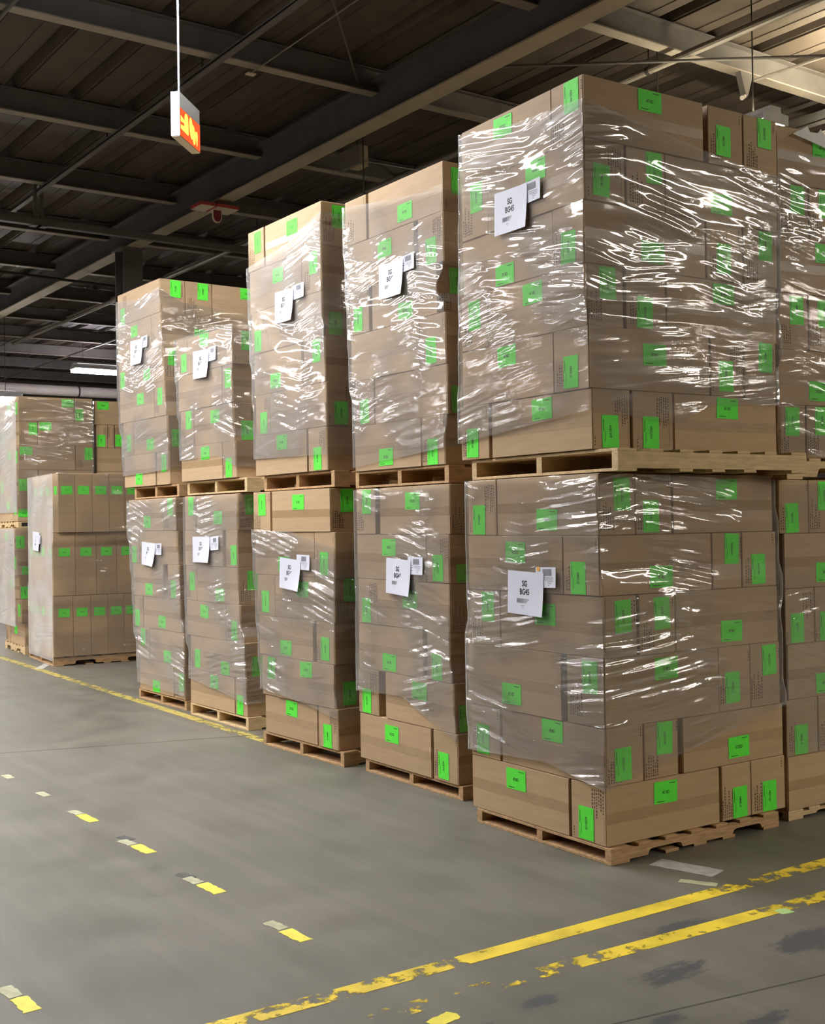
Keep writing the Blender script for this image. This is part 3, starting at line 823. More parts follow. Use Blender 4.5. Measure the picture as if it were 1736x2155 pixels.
# ---- load standing behind the nearest stack (right picture edge): only its cross-aisle face shows
def build_rear(name, fr, rows, upper):
    where = ('upper' if upper else 'lower') + ' load behind the nearest stack'
    grp = 'cartons on the ' + where
    n = len(rows)
    prof = []
    for i, (kr, zt, zb, xs, labs) in enumerate(rows):
        lay = ('top' if i == 0 else ORD[n - 1 - i]) + ' layer'
        prof.append((zb, zt, 1.0, 0.0, 1.20))
        if kr == 'L':
            carton(fr, xs[0], xs[0] + 0.745, 0.0, 0.245, zb, zt, 'long kraft carton, cross-aisle side, %s, %s' % (lay, where), grp, [('r', 'L', labs[0])])
            carton(fr, xs[0] + 0.75, xs[0] + 1.0, 0.0, 0.74, zb, zt, 'kraft carton end-on at the outer side, %s, %s' % (lay, where), grp, [('r', 'E', None)])
        else:
            a = xs[0]
            carton(fr, a, xs[1], 0.0, 0.74, zb, zt, 'first kraft carton end-on, cross-aisle side, %s, %s' % (lay, where), grp, [('r', 'E', labs[0])])
            carton(fr, xs[2], xs[2] + 0.225, 0.0, 0.74, zb, zt, 'second kraft carton end-on, cross-aisle side, %s, %s' % (lay, where), grp, [('r', 'E', labs[1] if len(labs) > 1 else None)])
            carton(fr, xs[2] + 0.23, xs[2] + 0.97, 0.0, 0.245, zb, zt, 'outer long carton, cross-aisle side, %s, %s' % (lay, where), grp, [('r', 'L', None)])
    PROFILE[name] = (fr, prof, where)

build_rear('U0', 'U0', [
    ('L', 3.598, 3.298, [0.005], [(0.345, 3.519)]), ('EE', 3.298, 3.012, [0.005, 0.232, 0.240], [(0.149, 3.217), (0.362, 3.237)]),
    ('L', 3.012, 2.721, [0.010], [(0.352, 2.951)]), ('EE', 2.721, 2.425, [-0.004, 0.212, 0.218], [(0.127, 2.633), (0.336, 2.629)]),
    ('L', 2.425, 2.135, [-0.012], [(0.285, 2.212)]), ('EE', 2.135, 1.855, [-0.024, 0.180, 0.185], [(0.083, 2.047), (0.301, 2.057)])], True)
FRAMES['L0'] = ((5.046, 3.821), -2.0)
build_rear('L0', 'L0', [
    ('EE', 1.739, 1.463, [-0.031, 0.2, 0.204], [(0.067, 1.54), (0.33, 1.656)]),
    ('L', 1.463, 1.181, [0.0], [(0.326, 1.257)]),
    ('EE', 1.181, 0.895, [0.003, 0.234, 0.241], [(0.095, 0.978), (0.33, 0.964)]),
    ('L', 0.895, 0.613, [0.018], [(0.313, 0.68)]),
    ('EE', 0.613, 0.325, [0.0, 0.246, 0.253], [(0.112, 0.404)]),
    ('L', 0.325, 0.05, [0.0], [None])], False)

# ---- short stack of tall cartons, far left
def build_short():
    fr = 'S6'
    where = 'short far-left stack of tall cartons'
    grp = 'tall cartons of the short far-left stack'
    rows = [(1.50, 2.165, 0.05, [0.146, 0.333, 0.529, 0.714, 0.896, 1.09], 1.975, -0.16, 1.10),
            (0.79, 1.50, 0.0, [0.126, 0.367, 0.601, 0.836, 1.07], 1.277, -0.10, 1.10),
            (0.105, 0.79, 0.0, [0.117, 0.318, 0.516, 0.708, 0.885, 1.07], 0.597, -0.09, 1.14)]
    names = ['first', 'second', 'third', 'fourth', 'fifth', 'sixth']
    prof = []
    for i, (zb, zt, xa, cs, zl, y0, y1) in enumerate(rows):
        lay = ('top', 'middle', 'bottom')[i] + ' layer'
        pitch_ = cs[1] - cs[0]
        edges = [xa] + [(cs[j] + cs[j + 1]) / 2 for j in range(len(cs) - 1)] + [cs[-1] + pitch_ / 2]
        prof.append((zb, zt, y1, y0, edges[-1]))
        for j, c in enumerate(cs):
            carton(fr, edges[j], edges[j + 1], y0, y0 + 0.34, zb, zt, 'tall carton, %s from the corner, cross-aisle face, %s, %s' % (names[j], lay, where), grp,
                   [('r', 'T', (c, zl))] + ([('l', 'T', (y0 + 0.12, zl))] if j == 0 else []), jit=False)
        w = (y1 - y0 - 0.34) / 3
        for j in range(3):
            a = y0 + 0.345 + w * j
            carton(fr, edges[0], edges[0] + 0.4, a, a + w - 0.004, zb, zt, 'tall carton, %s behind the corner, aisle face, %s, %s' % (names[j], lay, where), grp,
                   [('l', 'T', (a + w * 0.5, zl))], jit=False)
    PROFILE['L6'] = (fr, prof, where)
build_short()

# ---- double stack at the left picture edge and its neighbour
def build_far():
    fr = 'S7'
    up = 'upper load of the left-edge stack'
    gu = 'cartons on the ' + up
    rows = [(2.877, 3.181, [('L', -0.06, 0.625, (0.556, 3.114)), ('E', 0.63, 0.857, (0.684, 2.972))]),
            (2.582, 2.877, [('E', -0.06, 0.165, (0.114, 2.783)), ('L', 0.172, 0.855, (0.264, 2.817))]),
            (2.275, 2.582, [('L', -0.065, 0.63, (0.026, 2.509)), ('E', 0.635, 0.86, (0.80, 2.484))]),
            (1.966, 2.275, [('E', -0.075, 0.17, (-0.02, 2.088)), ('L', 0.175, 0.86, None)]),
            (1.640, 1.966, [('L', -0.085, 0.62, (-0.003, 1.741)), ('E', 0.625, 0.86, None)])]
    n = 5
    prof = []
    for i, (zb, zt, bs) in enumerate(rows):
        lay = ORD[n - 1 - i] + ' layer' if i else 'top layer'
        prof.append((zb, zt, 1.05, 0.0, 0.86))
        for j, (kd, a, b_, lab) in enumerate(bs):
            dep = 0.245 if kd == 'L' else 0.74
            fc = [('r', kd, lab)]
            if j == 0:
                fc.append(('l', 'E' if kd == 'L' else 'L', (0.12, zb + 0.16) if kd == 'L' else None))
            carton(fr, a, b_, 0.0, dep, zb, zt, '%s carton, %s, cross-aisle face, %s, %s' % ('long' if kd == 'L' else 'end-on', 'at the corner' if j == 0 else 'at the inner end', lay, up), gu, fc)
        d0 = 0.25 if bs[0][0] == 'L' else 0.745
        x0 = bs[0][1]
        if bs[0][0] == 'L':
            carton(fr, x0, x0 + 0.245, d0, 1.0, zb, zt, 'long carton, aisle face, %s, %s' % (lay, up), gu, [('l', 'L', (0.5, zb + 0.2))])
        else:
            carton(fr, x0, x0 + 0.7, d0, 1.0, zb, zt, 'end-on carton, aisle face, %s, %s' % (lay, up), gu, [('l', 'E', (0.87, zb + 0.12))])
    PROFILE['U7'] = (fr, prof, up)
    lo = 'lower load of the left-edge stack'
    gl = 'cartons on the ' + lo
    prof = []
    zz = [0.10, 0.39, 0.685, 0.98, 1.275, 1.56]
    xs = [-0.02, -0.055, -0.075, -0.10, -0.12]
    labs = [None, None, (-0.01, 0.753), (0.03, 1.02), (-0.061, 1.386)]
    for i in range(5):
        lay = ORD[i] + ' layer' if i < 4 else 'top layer'
        zb, zt = zz[i], zz[i + 1]
        prof.append((zb, zt, 1.05, 0.0, 0.86))
        if i % 2:
            carton(fr, xs[i], xs[i] + 0.70, 0.0, 0.245, zb, zt, 'corner carton, long cross-aisle side, %s, %s' % (lay, lo), gl, [('r', 'L', labs[i]), ('l', 'E', (0.11, zb + 0.15))])
            carton(fr, xs[i], xs[i] + 0.245, 0.25, 1.0, zb, zt, 'long carton, aisle face, %s, %s' % (lay, lo), gl, [('l', 'L', None)])
        else:
            carton(fr, xs[i], xs[i] + 0.245, 0.0, 0.74, zb, zt, 'corner carton, long aisle side, %s, %s' % (lay, lo), gl, [('r', 'E', labs[i]), ('l', 'L', (0.45, zb + 0.18))])
            carton(fr, xs[i], xs[i] + 0.70, 0.745, 1.0, zb, zt, 'end-on carton, aisle face, %s, %s' % (lay, lo), gl, [('l', 'E', None)])
            carton(fr, xs[i] + 0.25, xs[i] + 0.495, 0.0, 0.73, zb, zt, 'carton end-on behind the corner one, %s, %s' % (lay, lo), gl, [('r', 'E', None)])
    PROFILE['L7'] = (fr, prof[::-1], lo)
    # neighbour deeper in the block, seen over the short stack
    nb = 'stack beside the left-edge stack'
    gn = 'cartons of the ' + nb
    rows = [(2.862, 3.165, [('L', 0.885, 1.62, (1.00, 3.105))]),
            (2.566, 2.862, [('E', 0.905, 1.055, (0.971, 2.657)), ('E', 1.06, 1.145, None), ('E', 1.15, 1.30, (1.206, 2.663))]),
            (2.262, 2.566, [('L', 0.915, 1.64, None)]), (1.966, 2.262, [('L', 0.905, 1.64, None)]), (1.670, 1.966, [('L', 0.90, 1.64, None)]),
            (1.250, 1.550, [('L', 0.92, 1.64, None)]), (0.95, 1.25, [('L', 0.92, 1.64, None)]), (0.65, 0.95, [('L', 0.92, 1.64, None)]),
            (0.35, 0.65, [('L', 0.92, 1.64, None)]), (0.105, 0.35, [('L', 0.92, 1.64, None)])]
    nmz = ['top', 'second from top', 'third from top', 'fourth from top', 'fifth from top', 'fifth from floor', 'fourth from floor', 'third from floor', 'second from floor', 'bottom']
    for i, (zb, zt, bs) in enumerate(rows):
        for j, (kd, a, b_, lab) in enumerate(bs):
            what = 'long carton' if kd == 'L' else ('first end-on carton', 'narrow middle end-on carton', 'third end-on carton')[j]
            carton(fr, a, b_, 0.03, 0.30 if kd == 'L' else 0.7, zb, zt, '%s, %s layer, %s' % (what, nmz[i], nb), gn, [('r', kd, lab)])
build_far()

# ------------------------------------------------------------------ pallets
def pallet(fr, x0, y0, lx, ly, z0, h, label, mat, along='x', notched=True, notches=((0.20, 0.40), (0.70, 0.89))):
    """stringers run along x (or y); deck boards across"""
    O, rot = FRAMES[fr]
    ca, sa = math.cos(R(rot)), math.sin(R(rot))
    if along == 'y':
        root = empty('pallet', (O[0] + ca * x0 - sa * y0, O[1] + sa * x0 + ca * y0, z0), (0, 0, R(rot + 90)))
        # local x now points along the aisle, local y points towards the aisle
        sgn = -1
    else:
        root = empty('pallet', (O[0] + ca * x0 - sa * y0, O[1] + sa * x0 + ca * y0, z0), (0, 0, R(rot)))
        sgn = 1
    tag(root, label, 'pallet', 'pallets under the loads')
    t = 0.014
    ya = [0.0, ly / 2 - 0.02, ly - 0.04]
    if sgn < 0:
        ya = [-q - 0.04 for q in ya]
    zs, ze = t, h - t
    prof = [(0, zs), (0, ze), (lx, ze), (lx, zs)]
    if notched:
        d = (ze - zs) * 0.55
        prof = [(0, zs), (0, ze), (lx, ze), (lx, zs)]
        for a, b_ in reversed(notches):
            a, b_ = a * lx, b_ * lx
            prof += [(b_, zs), (b_ - 0.012, zs + d * 0.8), (b_ - 0.03, zs + d), (a + 0.03, zs + d), (a + 0.012, zs + d * 0.8), (a, zs)]
    sm = MB().prism(prof, 'y', 0.0, 0.04).mesh('stringer')
    for y in ya:
        link('stringer', sm, mat, root, (0, y, 0))
    yb0, yb1 = (0.0, ly) if sgn > 0 else (-ly, 0.0)
    top = MB().box(0, 0.115, yb0, yb1, 0, t).mesh('deck_board', bevel=0.0015)
    thin = MB().box(0, 0.088, yb0, yb1, 0, t).mesh('deck_board', bevel=0.0015)
    nb = 7
    for i in range(nb):
        x = (lx - 0.115) * i / (nb - 1)
        link('deck_board', top if i in (0, nb - 1) else thin, mat, root, (x, 0, h - t))
    for x in (0.0, lx * 0.30, lx * 0.5 - 0.04, lx * 0.64, lx - 0.115):
        link('bottom_board', top if x in (0.0, lx - 0.115) else thin, mat, root, (x, 0, 0))
    return root

W_, P_ = M['wood'], M['wood_pale']
PALLETS = [
    ('L1', 0.0, -0.03, 1.14, 0.99, 0.0, 0.075, 'brown notched wooden pallet on the floor under the nearest stack', W_, 'x', True),
    ('U1', 0.02, -0.165, 1.27, 1.11, 1.766, 0.103, 'pale wooden pallet between the two loads of the nearest stack', P_, 'x', False),
    ('L2', 0.01, -0.065, 1.08, 1.02, 0.0, 0.079, 'wooden pallet on the floor under the second stack', W_, 'x', True),
    ('U2', 0.01, -0.01, 1.08, 0.99, 1.770, 0.103, 'wooden pallet between the two loads of the second stack', W_, 'x', True),
    ('L3', 0.01, -0.07, 1.08, 1.04, 0.0, 0.095, 'wooden pallet on the floor under the third stack', W_, 'x', True),
    ('U3', 0.02, -0.07, 1.08, 0.97, 1.788, 0.107, 'wooden pallet between the two loads of the third stack', W_, 'x', True),
    ('L4', 0.0, -0.09, 1.08, 1.03, 0.0, 0.100, 'pale wooden pallet on the floor under the fourth stack', P_, 'x', True),
    ('U4', 0.02, -0.155, 1.08, 1.02, 1.803, 0.110, 'pale wooden pallet between the two loads of the fourth stack', P_, 'x', False),
    ('L5', 0.01, -0.065, 1.08, 0.99, 0.0, 0.085, 'dark wooden pallet on the floor under the fifth stack', W_, 'x', True),
    ('U5', 0.02, -0.22, 1.08, 0.95, 1.803, 0.107, 'wooden pallet between the two loads of the fifth stack', W_, 'x', False),
    ('L0', 0.0, 0.0, 1.08, 1.02, 0.0, 0.050, 'grey weathered pallet on the floor behind the nearest stack', P_, 'x', True),
    ('U0', -0.02, -0.05, 1.10, 1.05, 1.742, 0.110, 'pale pallet between the two loads behind the nearest stack', P_, 'x', True),
    ('S6', 0.0, -0.06, 1.20, 1.22, 0.0, 0.102, 'wooden pallet under the short far-left stack of tall cartons', W_, 'x', True),
    ('S7', -0.02, 0.0, 1.05, 1.05, 0.0, 0.098, 'pale notched pallet on the floor under the left-edge stack', P_, 'y', True),
    ('S7', -0.08, 0.0, 1.05, 1.02, 1.563, 0.075, 'pale pallet between the two loads of the left-edge stack', P_, 'y', True),
    ('S7', 0.93, 0.08, 0.78, 0.8, 0.0, 0.103, 'pallet on the floor under the stack beside the left-edge stack', W_, 'x', True),
    ('S7', 0.93, 0.08, 0.78, 0.8, 1.552, 0.116, 'pallet between the loads of the stack beside the left-edge stack', W_, 'x', True),
]
for (fr, x0, y0, lx, ly, z0, h, lb, mt, al, nt_) in PALLETS:
    if al == 'y':
        pallet(fr, x0, y0, ly, lx, z0, h, lb, mt, 'y', nt_)
    else:
        pallet(fr, x0, y0, lx, ly, z0, h, lb, mt, 'x', nt_)

# ------------------------------------------------------------------ stretch film
def film(name, bottom, top, seed, tilt=10, haze=0.07, gloss=0.2, amp=1.0):
    """film tube round a load; bottom / top: list of (s, z): s runs 0 (far end of the aisle face) - 1 (corner) - 2 (outer end of the cross face)"""
    fr, prof, where = PROFILE[name]
    O, rot = FRAMES[fr]
    rng = np.random.default_rng(seed)
    xmin = {'L6': -0.0, 'U7': -0.085, 'L7': -0.12}.get(name, -0.004)
    nu1, nu2, nv = 120, 130, 150
    s_main = np.concatenate([np.linspace(-0.35, 0, 10, endpoint=False), np.linspace(0, 1, nu1, endpoint=False), np.linspace(1, 2, nu2, endpoint=False), np.linspace(2, 2.3, 10)])
    bs = np.interp(s_main, [q[0] for q in bottom], [q[1] for q in bottom])
    ts = np.interp(s_main, [q[0] for q in top], [q[1] for q in top])
    v = np.linspace(0, 1, nv)
    Z = bs[:, None] * (1 - v) + ts[:, None] * v
    zz = np.array([q for p in prof for q in (p[1] - 0.004, p[0] + 0.004)])
    yf = np.array([q for p in prof for q in (p[2], p[2])])
    yc = np.array([q for p in prof for q in (p[3], p[3])])
    xr = np.array([q for p in prof for q in (p[4], p[4])])
    od = np.argsort(zz)
    zz, yf, yc, xr = zz[od], yf[od], yc[od], xr[od]
    def env(arr, sign):
        zs = np.linspace(zz[0] - 0.1, zz[-1] + 0.1, 400)
        a = np.interp(zs, zz, arr) * sign
        k = 18
        b = np.array([a[max(0, i - k):i + k + 1].max() for i in range(400)])
        ker = np.ones(15) / 15
        b = np.convolve(np.pad(b, 7, mode='edge'), ker, 'valid')
        return zs, b * sign
    def at(arr, sign):
        zs, b = env(arr, sign)
        return np.interp(Z, zs, b)
    YF = at(yf, 1) + 0.010
    YC = at(yc, -1) - 0.010
    XR = at(xr, 1) + 0.010
    XL = np.full_like(Z, xmin - 0.010)
    S = s_main[:, None] + 0 * Z
    X = np.where(S < 0, XL + (-S) * 1.0, np.where(S <= 1, XL, np.where(S <= 2, XL + (XR - XL) * (S - 1), XR)))
    Y = np.where(S < 0, YF, np.where(S <= 1, YF + (YC - YF) * S, np.where(S <= 2, YC, YC + (S - 2) * 1.0)))
    nx = np.where((S >= 0) & (S <= 1), -1.0, np.where(S > 2, 1.0, 0.0))
    ny = np.where(S < 0, 1.0, np.where((S > 1) & (S <= 2), -1.0, 0.0))
    # outward swell and pulled folds
    d = np.zeros_like(Z)
    U = X - Y
    for k in range(26):
        ang = R(rng.normal(0, tilt))
        wl = rng.uniform(0.05, 0.30)
        cx, cy = rng.uniform(U.min(), U.max()), rng.uniform(Z.min(), Z.max())
        rx, ry = rng.uniform(0.3, 0.9), rng.uniform(0.06, 0.22)
        p = (U - cx) * np.cos(ang) + (Z - cy) * np.sin(ang)
        q = -(U - cx) * np.sin(ang) + (Z - cy) * np.cos(ang)
        d += np.exp(-(p / rx) ** 2 - (q / ry) ** 2) * np.cos(q / wl * 2 * np.pi + rng.uniform(0, 6)) * wl * rng.uniform(0.002, 0.006)
    edge = np.clip(np.minimum(np.minimum(np.abs(S), np.abs(S - 1)), np.abs(S - 2)) * 12, 0, 1)
    d = (d - min(0, d.min()) * 0.5) * edge
    d = np.maximum(d, -0.006)
    X, Y = X + nx * d, Y + ny * d
    nu = len(s_main)
    co = np.stack([X, Y, Z], -1).reshape(-1, 3).astype(np.float32)
    idx = np.arange(nu * nv).reshape(nu, nv)
    quads = np.stack([idx[:-1, :-1], idx[1:, :-1], idx[1:, 1:], idx[:-1, 1:]], -1).reshape(-1, 4).astype(np.int32)
    me = bpy.data.meshes.new('stretch_film')
    me.vertices.add(len(co)); me.vertices.foreach_set('co', co.ravel())
    me.loops.add(quads.size); me.loops.foreach_set('vertex_index', quads.ravel())
    me.polygons.add(len(quads))
    me.polygons.foreach_set('loop_start', np.arange(0, quads.size, 4, dtype=np.int32))
    me.polygons.foreach_set('loop_total', np.full(len(quads), 4, np.int32))
    me.polygons.foreach_set('use_smooth', np.ones(len(quads), bool))
    me.update()
    me.validate()
    o = link('stretch_film', me, film_material('clear_film_%d' % seed, seed, tilt, haze, gloss, amp, 0.95 if fr in ('S6', 'S7') else 0.6 if fr[1] in '45' else 0.5), None, (O[0], O[1], 0), (0, 0, R(rot)))  # far stacks get more slant whitening so their aisle faces look brightly lit
    tag(o, 'clear wrinkled stretch film wrapped around the ' + where, 'stretch film', 'stretch film around the loads')
    return o

FILMS = {
    'U1': ([(0, 1.96), (1, 2.05), (1.45, 2.0), (1.6, 2.1), (2, 2.12)], [(0, 3.58), (0.5, 3.50), (0.9, 3.48), (1, 3.47), (1.7, 3.33), (2, 3.30)], 8),
    'L1': ([(0, 0.37), (0.6, 0.40), (1, 0.33), (1.3, 0.42), (2, 0.60)], [(0, 1.76), (1, 1.76), (2, 1.74)], 8),
    'U2': ([(0, 1.90), (1, 1.97), (2, 2.0)], [(0, 3.56), (0.4, 3.50), (1, 3.42), (2, 3.5)], 12),
    'U3': ([(0, 2.02), (1, 2.0), (2, 2.0)], [(0, 3.40), (0.6, 3.46), (1, 3.58), (2, 3.55)], 12),
    'L2': ([(0, 0.50), (0.5, 0.52), (0.75, 0.42), (1, 0.32), (2, 0.3)], [(0, 1.76), (2, 1.76)], 10),
    'L3': ([(0, 0.40), (0.6, 0.36), (1, 0.30), (2, 0.3)], [(0, 1.52), (0.5, 1.50), (1, 1.40), (2, 1.5)], 10),
    'U4': ([(0, 2.09), (0.7, 2.10), (1, 2.0), (2, 2.0)], [(0, 3.10), (2, 3.10)], 12),
    'U5': ([(0, 2.02), (1, 2.04), (2, 2.0)], [(0, 3.66), (0.5, 3.60), (1, 3.64), (1.2, 3.52), (2, 3.45)], 12),
    'L4': ([(0, 0.30), (0.6, 0.25), (1, 0.20), (2, 0.2)], [(0, 1.79), (2, 1.79)], 10),
    'L5': ([(0, 0.15), (1, 0.12), (2, 0.12)], [(0, 1.79), (2, 1.79)], 10),
    'L6': ([(0, 0.05), (1, 0.06), (2, 0.05)], [(0, 2.16), (2, 2.16)], 6),
    'U7': ([(0, 1.75), (1, 1.75), (2, 1.8)], [(0, 3.17), (1, 3.17), (2, 3.15)], 10),
    'L7': ([(0, 0.35), (1, 0.35), (2, 0.35)], [(0, 1.55), (2, 1.55)], 10),
    'U0': ([(0, 1.86), (2, 1.86)], [(0, 3.50), (2, 3.45)], 10),
    'L0': ([(0, 0.33), (2, 0.33)], [(0, 1.72), (2, 1.72)], 10),
}
FILM_LOOK = {
    'U1': (0.07, 0.17, 0.9), 'L1': (0.06, 0.22, 2.2), 'U2': (0.09, 0.34, 0.52), 'U3': (0.10, 0.34, 0.36), 'L2': (0.07, 0.30, 2.6), 'L3': (0.07, 0.30, 2.6),
    'U4': (0.07, 0.36, 0.8), 'U5': (0.07, 0.42, 0.75), 'L4': (0.07, 0.34, 2.5), 'L5': (0.07, 0.34, 2.5), 'L6': (0.04, 0.16, 0.7), 'U7': (0.06, 0.36, 0.5),
    'L7': (0.06, 0.30, 1.0), 'U0': (0.045, 0.03, 0.7), 'L0': (0.05, 0.05, 1.3)}
for i, (nm, (bt, tp, tl)) in enumerate(FILMS.items()):
    # wraps differ: how milky (raised in place of broad lamp reflections), how shiny and how puckered the film is
    haze, gloss, amp = FILM_LOOK[nm]
    film(nm, bt, tp, i + 1, tl, haze, gloss, amp)

# ------------------------------------------------------------------ papers on the aisle faces
def sheet_mesh(w, h, bend, name):
    nu, nv = 9, 9
    v, f = [], []
    for i in range(nu):
        for j in range(nv):
            a, b_ = i / (nu - 1), j / (nv - 1)
            v.append(((a - 0.5) * w, -bend * (a * (1 - b_)) ** 2, (b_ - 0.5) * h))
    for i in range(nu - 1):
        for j in range(nv - 1):
            n = i * nv + j
            f.append((n, n + nv, n + nv + 1, n + 1))
    me = bpy.data.meshes.new(name)
    me.from_pydata(v, [], f)
    me.polygons.foreach_set('use_smooth', [True] * len(f))
    me.materials.append(M['paper'])
    return me
bar_mb = MB()
_r = random.Random(3)
u = -0.058
while u < 0.058:
    w = _r.uniform(0.003, 0.008)
    bar_mb.box(u, u + w * 0.6, -0.0003, 0, -0.011, 0.011)
    u += w
BAR = bar_mb.mesh('barcode')
small_mb = MB()
for k_ in range(9):
    small_mb.box(-0.030 + 0.007 * k_, -0.0255 + 0.007 * k_, -0.0003, 0, 0.008, 0.040)
for k_, (a, b_) in enumerate(((-0.02, 0.045), (-0.02, 0.045), (0.0, 0.045), (0.005, 0.04), (0.005, 0.04))):
    small_mb.box(a, b_, -0.0003, 0, -0.004 - 0.009 * k_, -0.001 - 0.009 * k_)
small_mb.box(-0.06, -0.035, -0.0003, 0, 0.0, 0.004).box(-0.058, -0.034, -0.0003, 0, -0.012, -0.007).box(-0.062, -0.04, -0.0003, 0, -0.03, -0.026)
SMALL = small_mb.mesh('small_print')
line_mb = MB()
line_mb.box(-0.028, 0.028, -0.0003, 0, 0.002, 0.005).box(-0.02, 0.02, -0.0003, 0, -0.006, -0.003)
LINES = line_mb.mesh('small_print')
def on_paper(name, me, mat, root, u, v):
    o = link(name, me, None, root, (u, -0.0012, v))
    if not me.materials:
        me.materials.append(mat)
    return o

def papers(fr, name, main, small, tilt, where, big='SG', second='BG45', bend=0.012, xf=-0.021):
    """main, small: (centre y, centre z, width, height) on the aisle face"""
    O, rot = FRAMES[fr]
    ca, sa = math.cos(R(rot)), math.sin(R(rot))
    def put(nm_, q, off, mesh, tl):
        y, z, w, h = q
        x = xf - off
        o = link(nm_, mesh, None, None, (O[0] + ca * x - sa * y, O[1] + sa * x + ca * y, z), (0, 0, R(rot - 90)))
        o.rotation_euler = Euler((0, R(tl), R(rot - 90)), 'XYZ')
        return o
    m_ = put('shipping_sheet', main, 0.004, sheet_mesh(main[2], main[3], bend, 'shipping_sheet'), tilt)
    tag(m_, 'large white sheet with black letters, ' + where, 'paper', 'white sheets on the loads')
    for s_, sz, v_ in ((big, 0.040, 0.045), (second, 0.040, 0.005)):
        t = text_mesh(s_, sz, 0, 0.8, 0.03)
        on_paper('large_letters', t, M['blackink'], m_, -0.005, v_)
    on_paper('barcode', BAR, M['greyink'], m_, -0.005, -0.038)
    on_paper('small_print', LINES, M['greyink'], m_, -0.005, -0.065)
    s2 = put('address_sheet', small, 0.001, sheet_mesh(small[2], small[3], 0.004, 'address_sheet'), tilt - 3)
    tag(s2, 'small address sheet tucked behind the large one, ' + where, 'paper', 'small address sheets on the loads')
    on_paper('small_print', SMALL, M['greyink'], s2, 0.01, 0)
    return m_, s2

PAPERS = [
    # centre along the face, centre height, width, height of the large and of the small sheet
    ('U1', 'U1', (0.525, 3.080, 0.262, 0.212), (0.370, 3.136, 0.15, 0.103), 1.5, 'aisle face of the nearest upper load', 0.012),
    ('L1', 'L1', (0.512, 1.199, 0.270, 0.210), (0.362, 1.280, 0.145, 0.097), 2.0, 'aisle face of the nearest lower load', 0.010),
    ('U2', 'U2', (0.495, 3.000, 0.260, 0.206), (0.325, 3.070, 0.145, 0.093), 1.0, 'aisle face of the second upper load', 0.02),
    ('U3', 'U3', (0.490, 3.038, 0.260, 0.215), (0.300, 3.108, 0.16, 0.097), 2.0, 'aisle face of the third upper load', 0.02),
    ('L2', 'L2', (0.503, 1.229, 0.262, 0.212), (0.325, 1.298, 0.155, 0.102), 3.0, 'aisle face of the second lower load', 0.015),
    ('L3', 'L3', (0.515, 1.215, 0.270, 0.208), (0.345, 1.297, 0.165, 0.100), 4.0, 'aisle face of the third lower load', 0.02),
    ('U4', 'U4', (0.505, 2.843, 0.275, 0.222), (0.312, 2.905, 0.13, 0.112), 2.0, 'aisle face of the fourth upper load', 0.02),
    ('U5', 'U5', (0.542, 3.128, 0.278, 0.220), (0.372, 3.200, 0.14, 0.103), 2.0, 'aisle face of the fifth upper load', 0.02),
    ('L4', 'L4', (0.645, 1.360, 0.320, 0.207), (0.408, 1.412, 0.15, 0.107), 0.0, 'aisle face of the fourth lower load', 0.02),
    ('L5', 'L5', (0.600, 1.308, 0.290, 0.204), (0.397, 1.353, 0.140, 0.100), 3.0, 'aisle face of the fifth lower load', 0.03),
]
for fr, nm, mn, sm, tl, wh, bd in PAPERS:
    pm, ps = papers(fr, nm, mn, sm, tl, wh, bend=bd)
    if nm == 'L1':
        dot = MB().tube((0, 0, 0), (0, -0.0006, 0), 0.012, 12).build('orange_sticker', M['orange'], ps, (-0.052, -0.001, 0.040))
        dot['label'] = 'small round orange sticker'
m6 = papers('S6', 'L6', (0.62, 1.40, 0.34, 0.22), (0.50, 1.42, 0.2, 0.1), 2, 'aisle face of the short far-left stack', big='S', second='B', xf=-0.02)

# loose flap of white plastic on top of the load behind the nearest stack
O, rot = FRAMES['U0']
ca, sa = math.cos(R(rot)), math.sin(R(rot))
fl = MB()
pts = [(0.10, 3.555), (0.21, 3.61), (0.23, 3.58), (0.29, 3.585), (0.31, 3.61), (0.36, 3.56), (0.46, 3.53), (0.40, 3.50), (0.28, 3.525)]
fl.prism(pts, 'y', -0.022, -0.020)
tag(fl.build('plastic_scrap', M['white_metal'], None, (O[0], O[1], 0), (0, 0, R(rot))), 'torn white plastic scrap on the load behind the nearest stack', 'plastic')

# ------------------------------------------------------------------ hanging lit sign
SX, SY, SZ = 3.42, 7.52, 4.23
sign = empty('hanging_sign', (SX, SY, SZ), (0, 0, R(44.7)))   # local x runs away from the camera
tag(sign, 'lit box sign with orange panel hanging on a rod over the aisle', 'sign')
sl, st, sh = 0.40, 0.062, 0.305
MB().box(0.004, sl, -st / 2, st / 2, 0, sh).build('housing', M['grey_panel'], sign, bevel=0.002)
MB().box(-0.004, 0.0038, -st / 2 + 0.001, st / 2 - 0.001, 0.002, sh - 0.002).build('lit_end_panel', emit('white_lens', (0.97, 0.96, 1.0), 2.2), sign)
MB().box(0.004, sl, -st / 2 + 0.001, st / 2 - 0.001, -0.004, -0.0005).build('bottom_panel', M['cream'], sign)
MB().box(0.008, sl - 0.004, -st / 2 - 0.003, -st / 2 - 0.0003, 0.004, 0.195).build('orange_panel', emit('orange_lens', (1.0, 0.11, 0.03), 1.0), sign)
YG = emit('yellow_lens', (1.0, 0.72, 0.10), 1.5)
gl = MB()
def blob_poly(pts): gl.prism(pts, 'y', -st / 2 - 0.0042, -st / 2 - 0.0034)
blob_poly([(0.012, 0.143), (0.085, 0.128), (0.085, 0.150), (0.100, 0.182), (0.135, 0.186), (0.155, 0.168), (0.165, 0.055), (0.150, 0.045), (0.012, 0.052), (0.012, 0.080), (0.075, 0.085), (0.080, 0.107), (0.045, 0.104), (0.012, 0.100)])
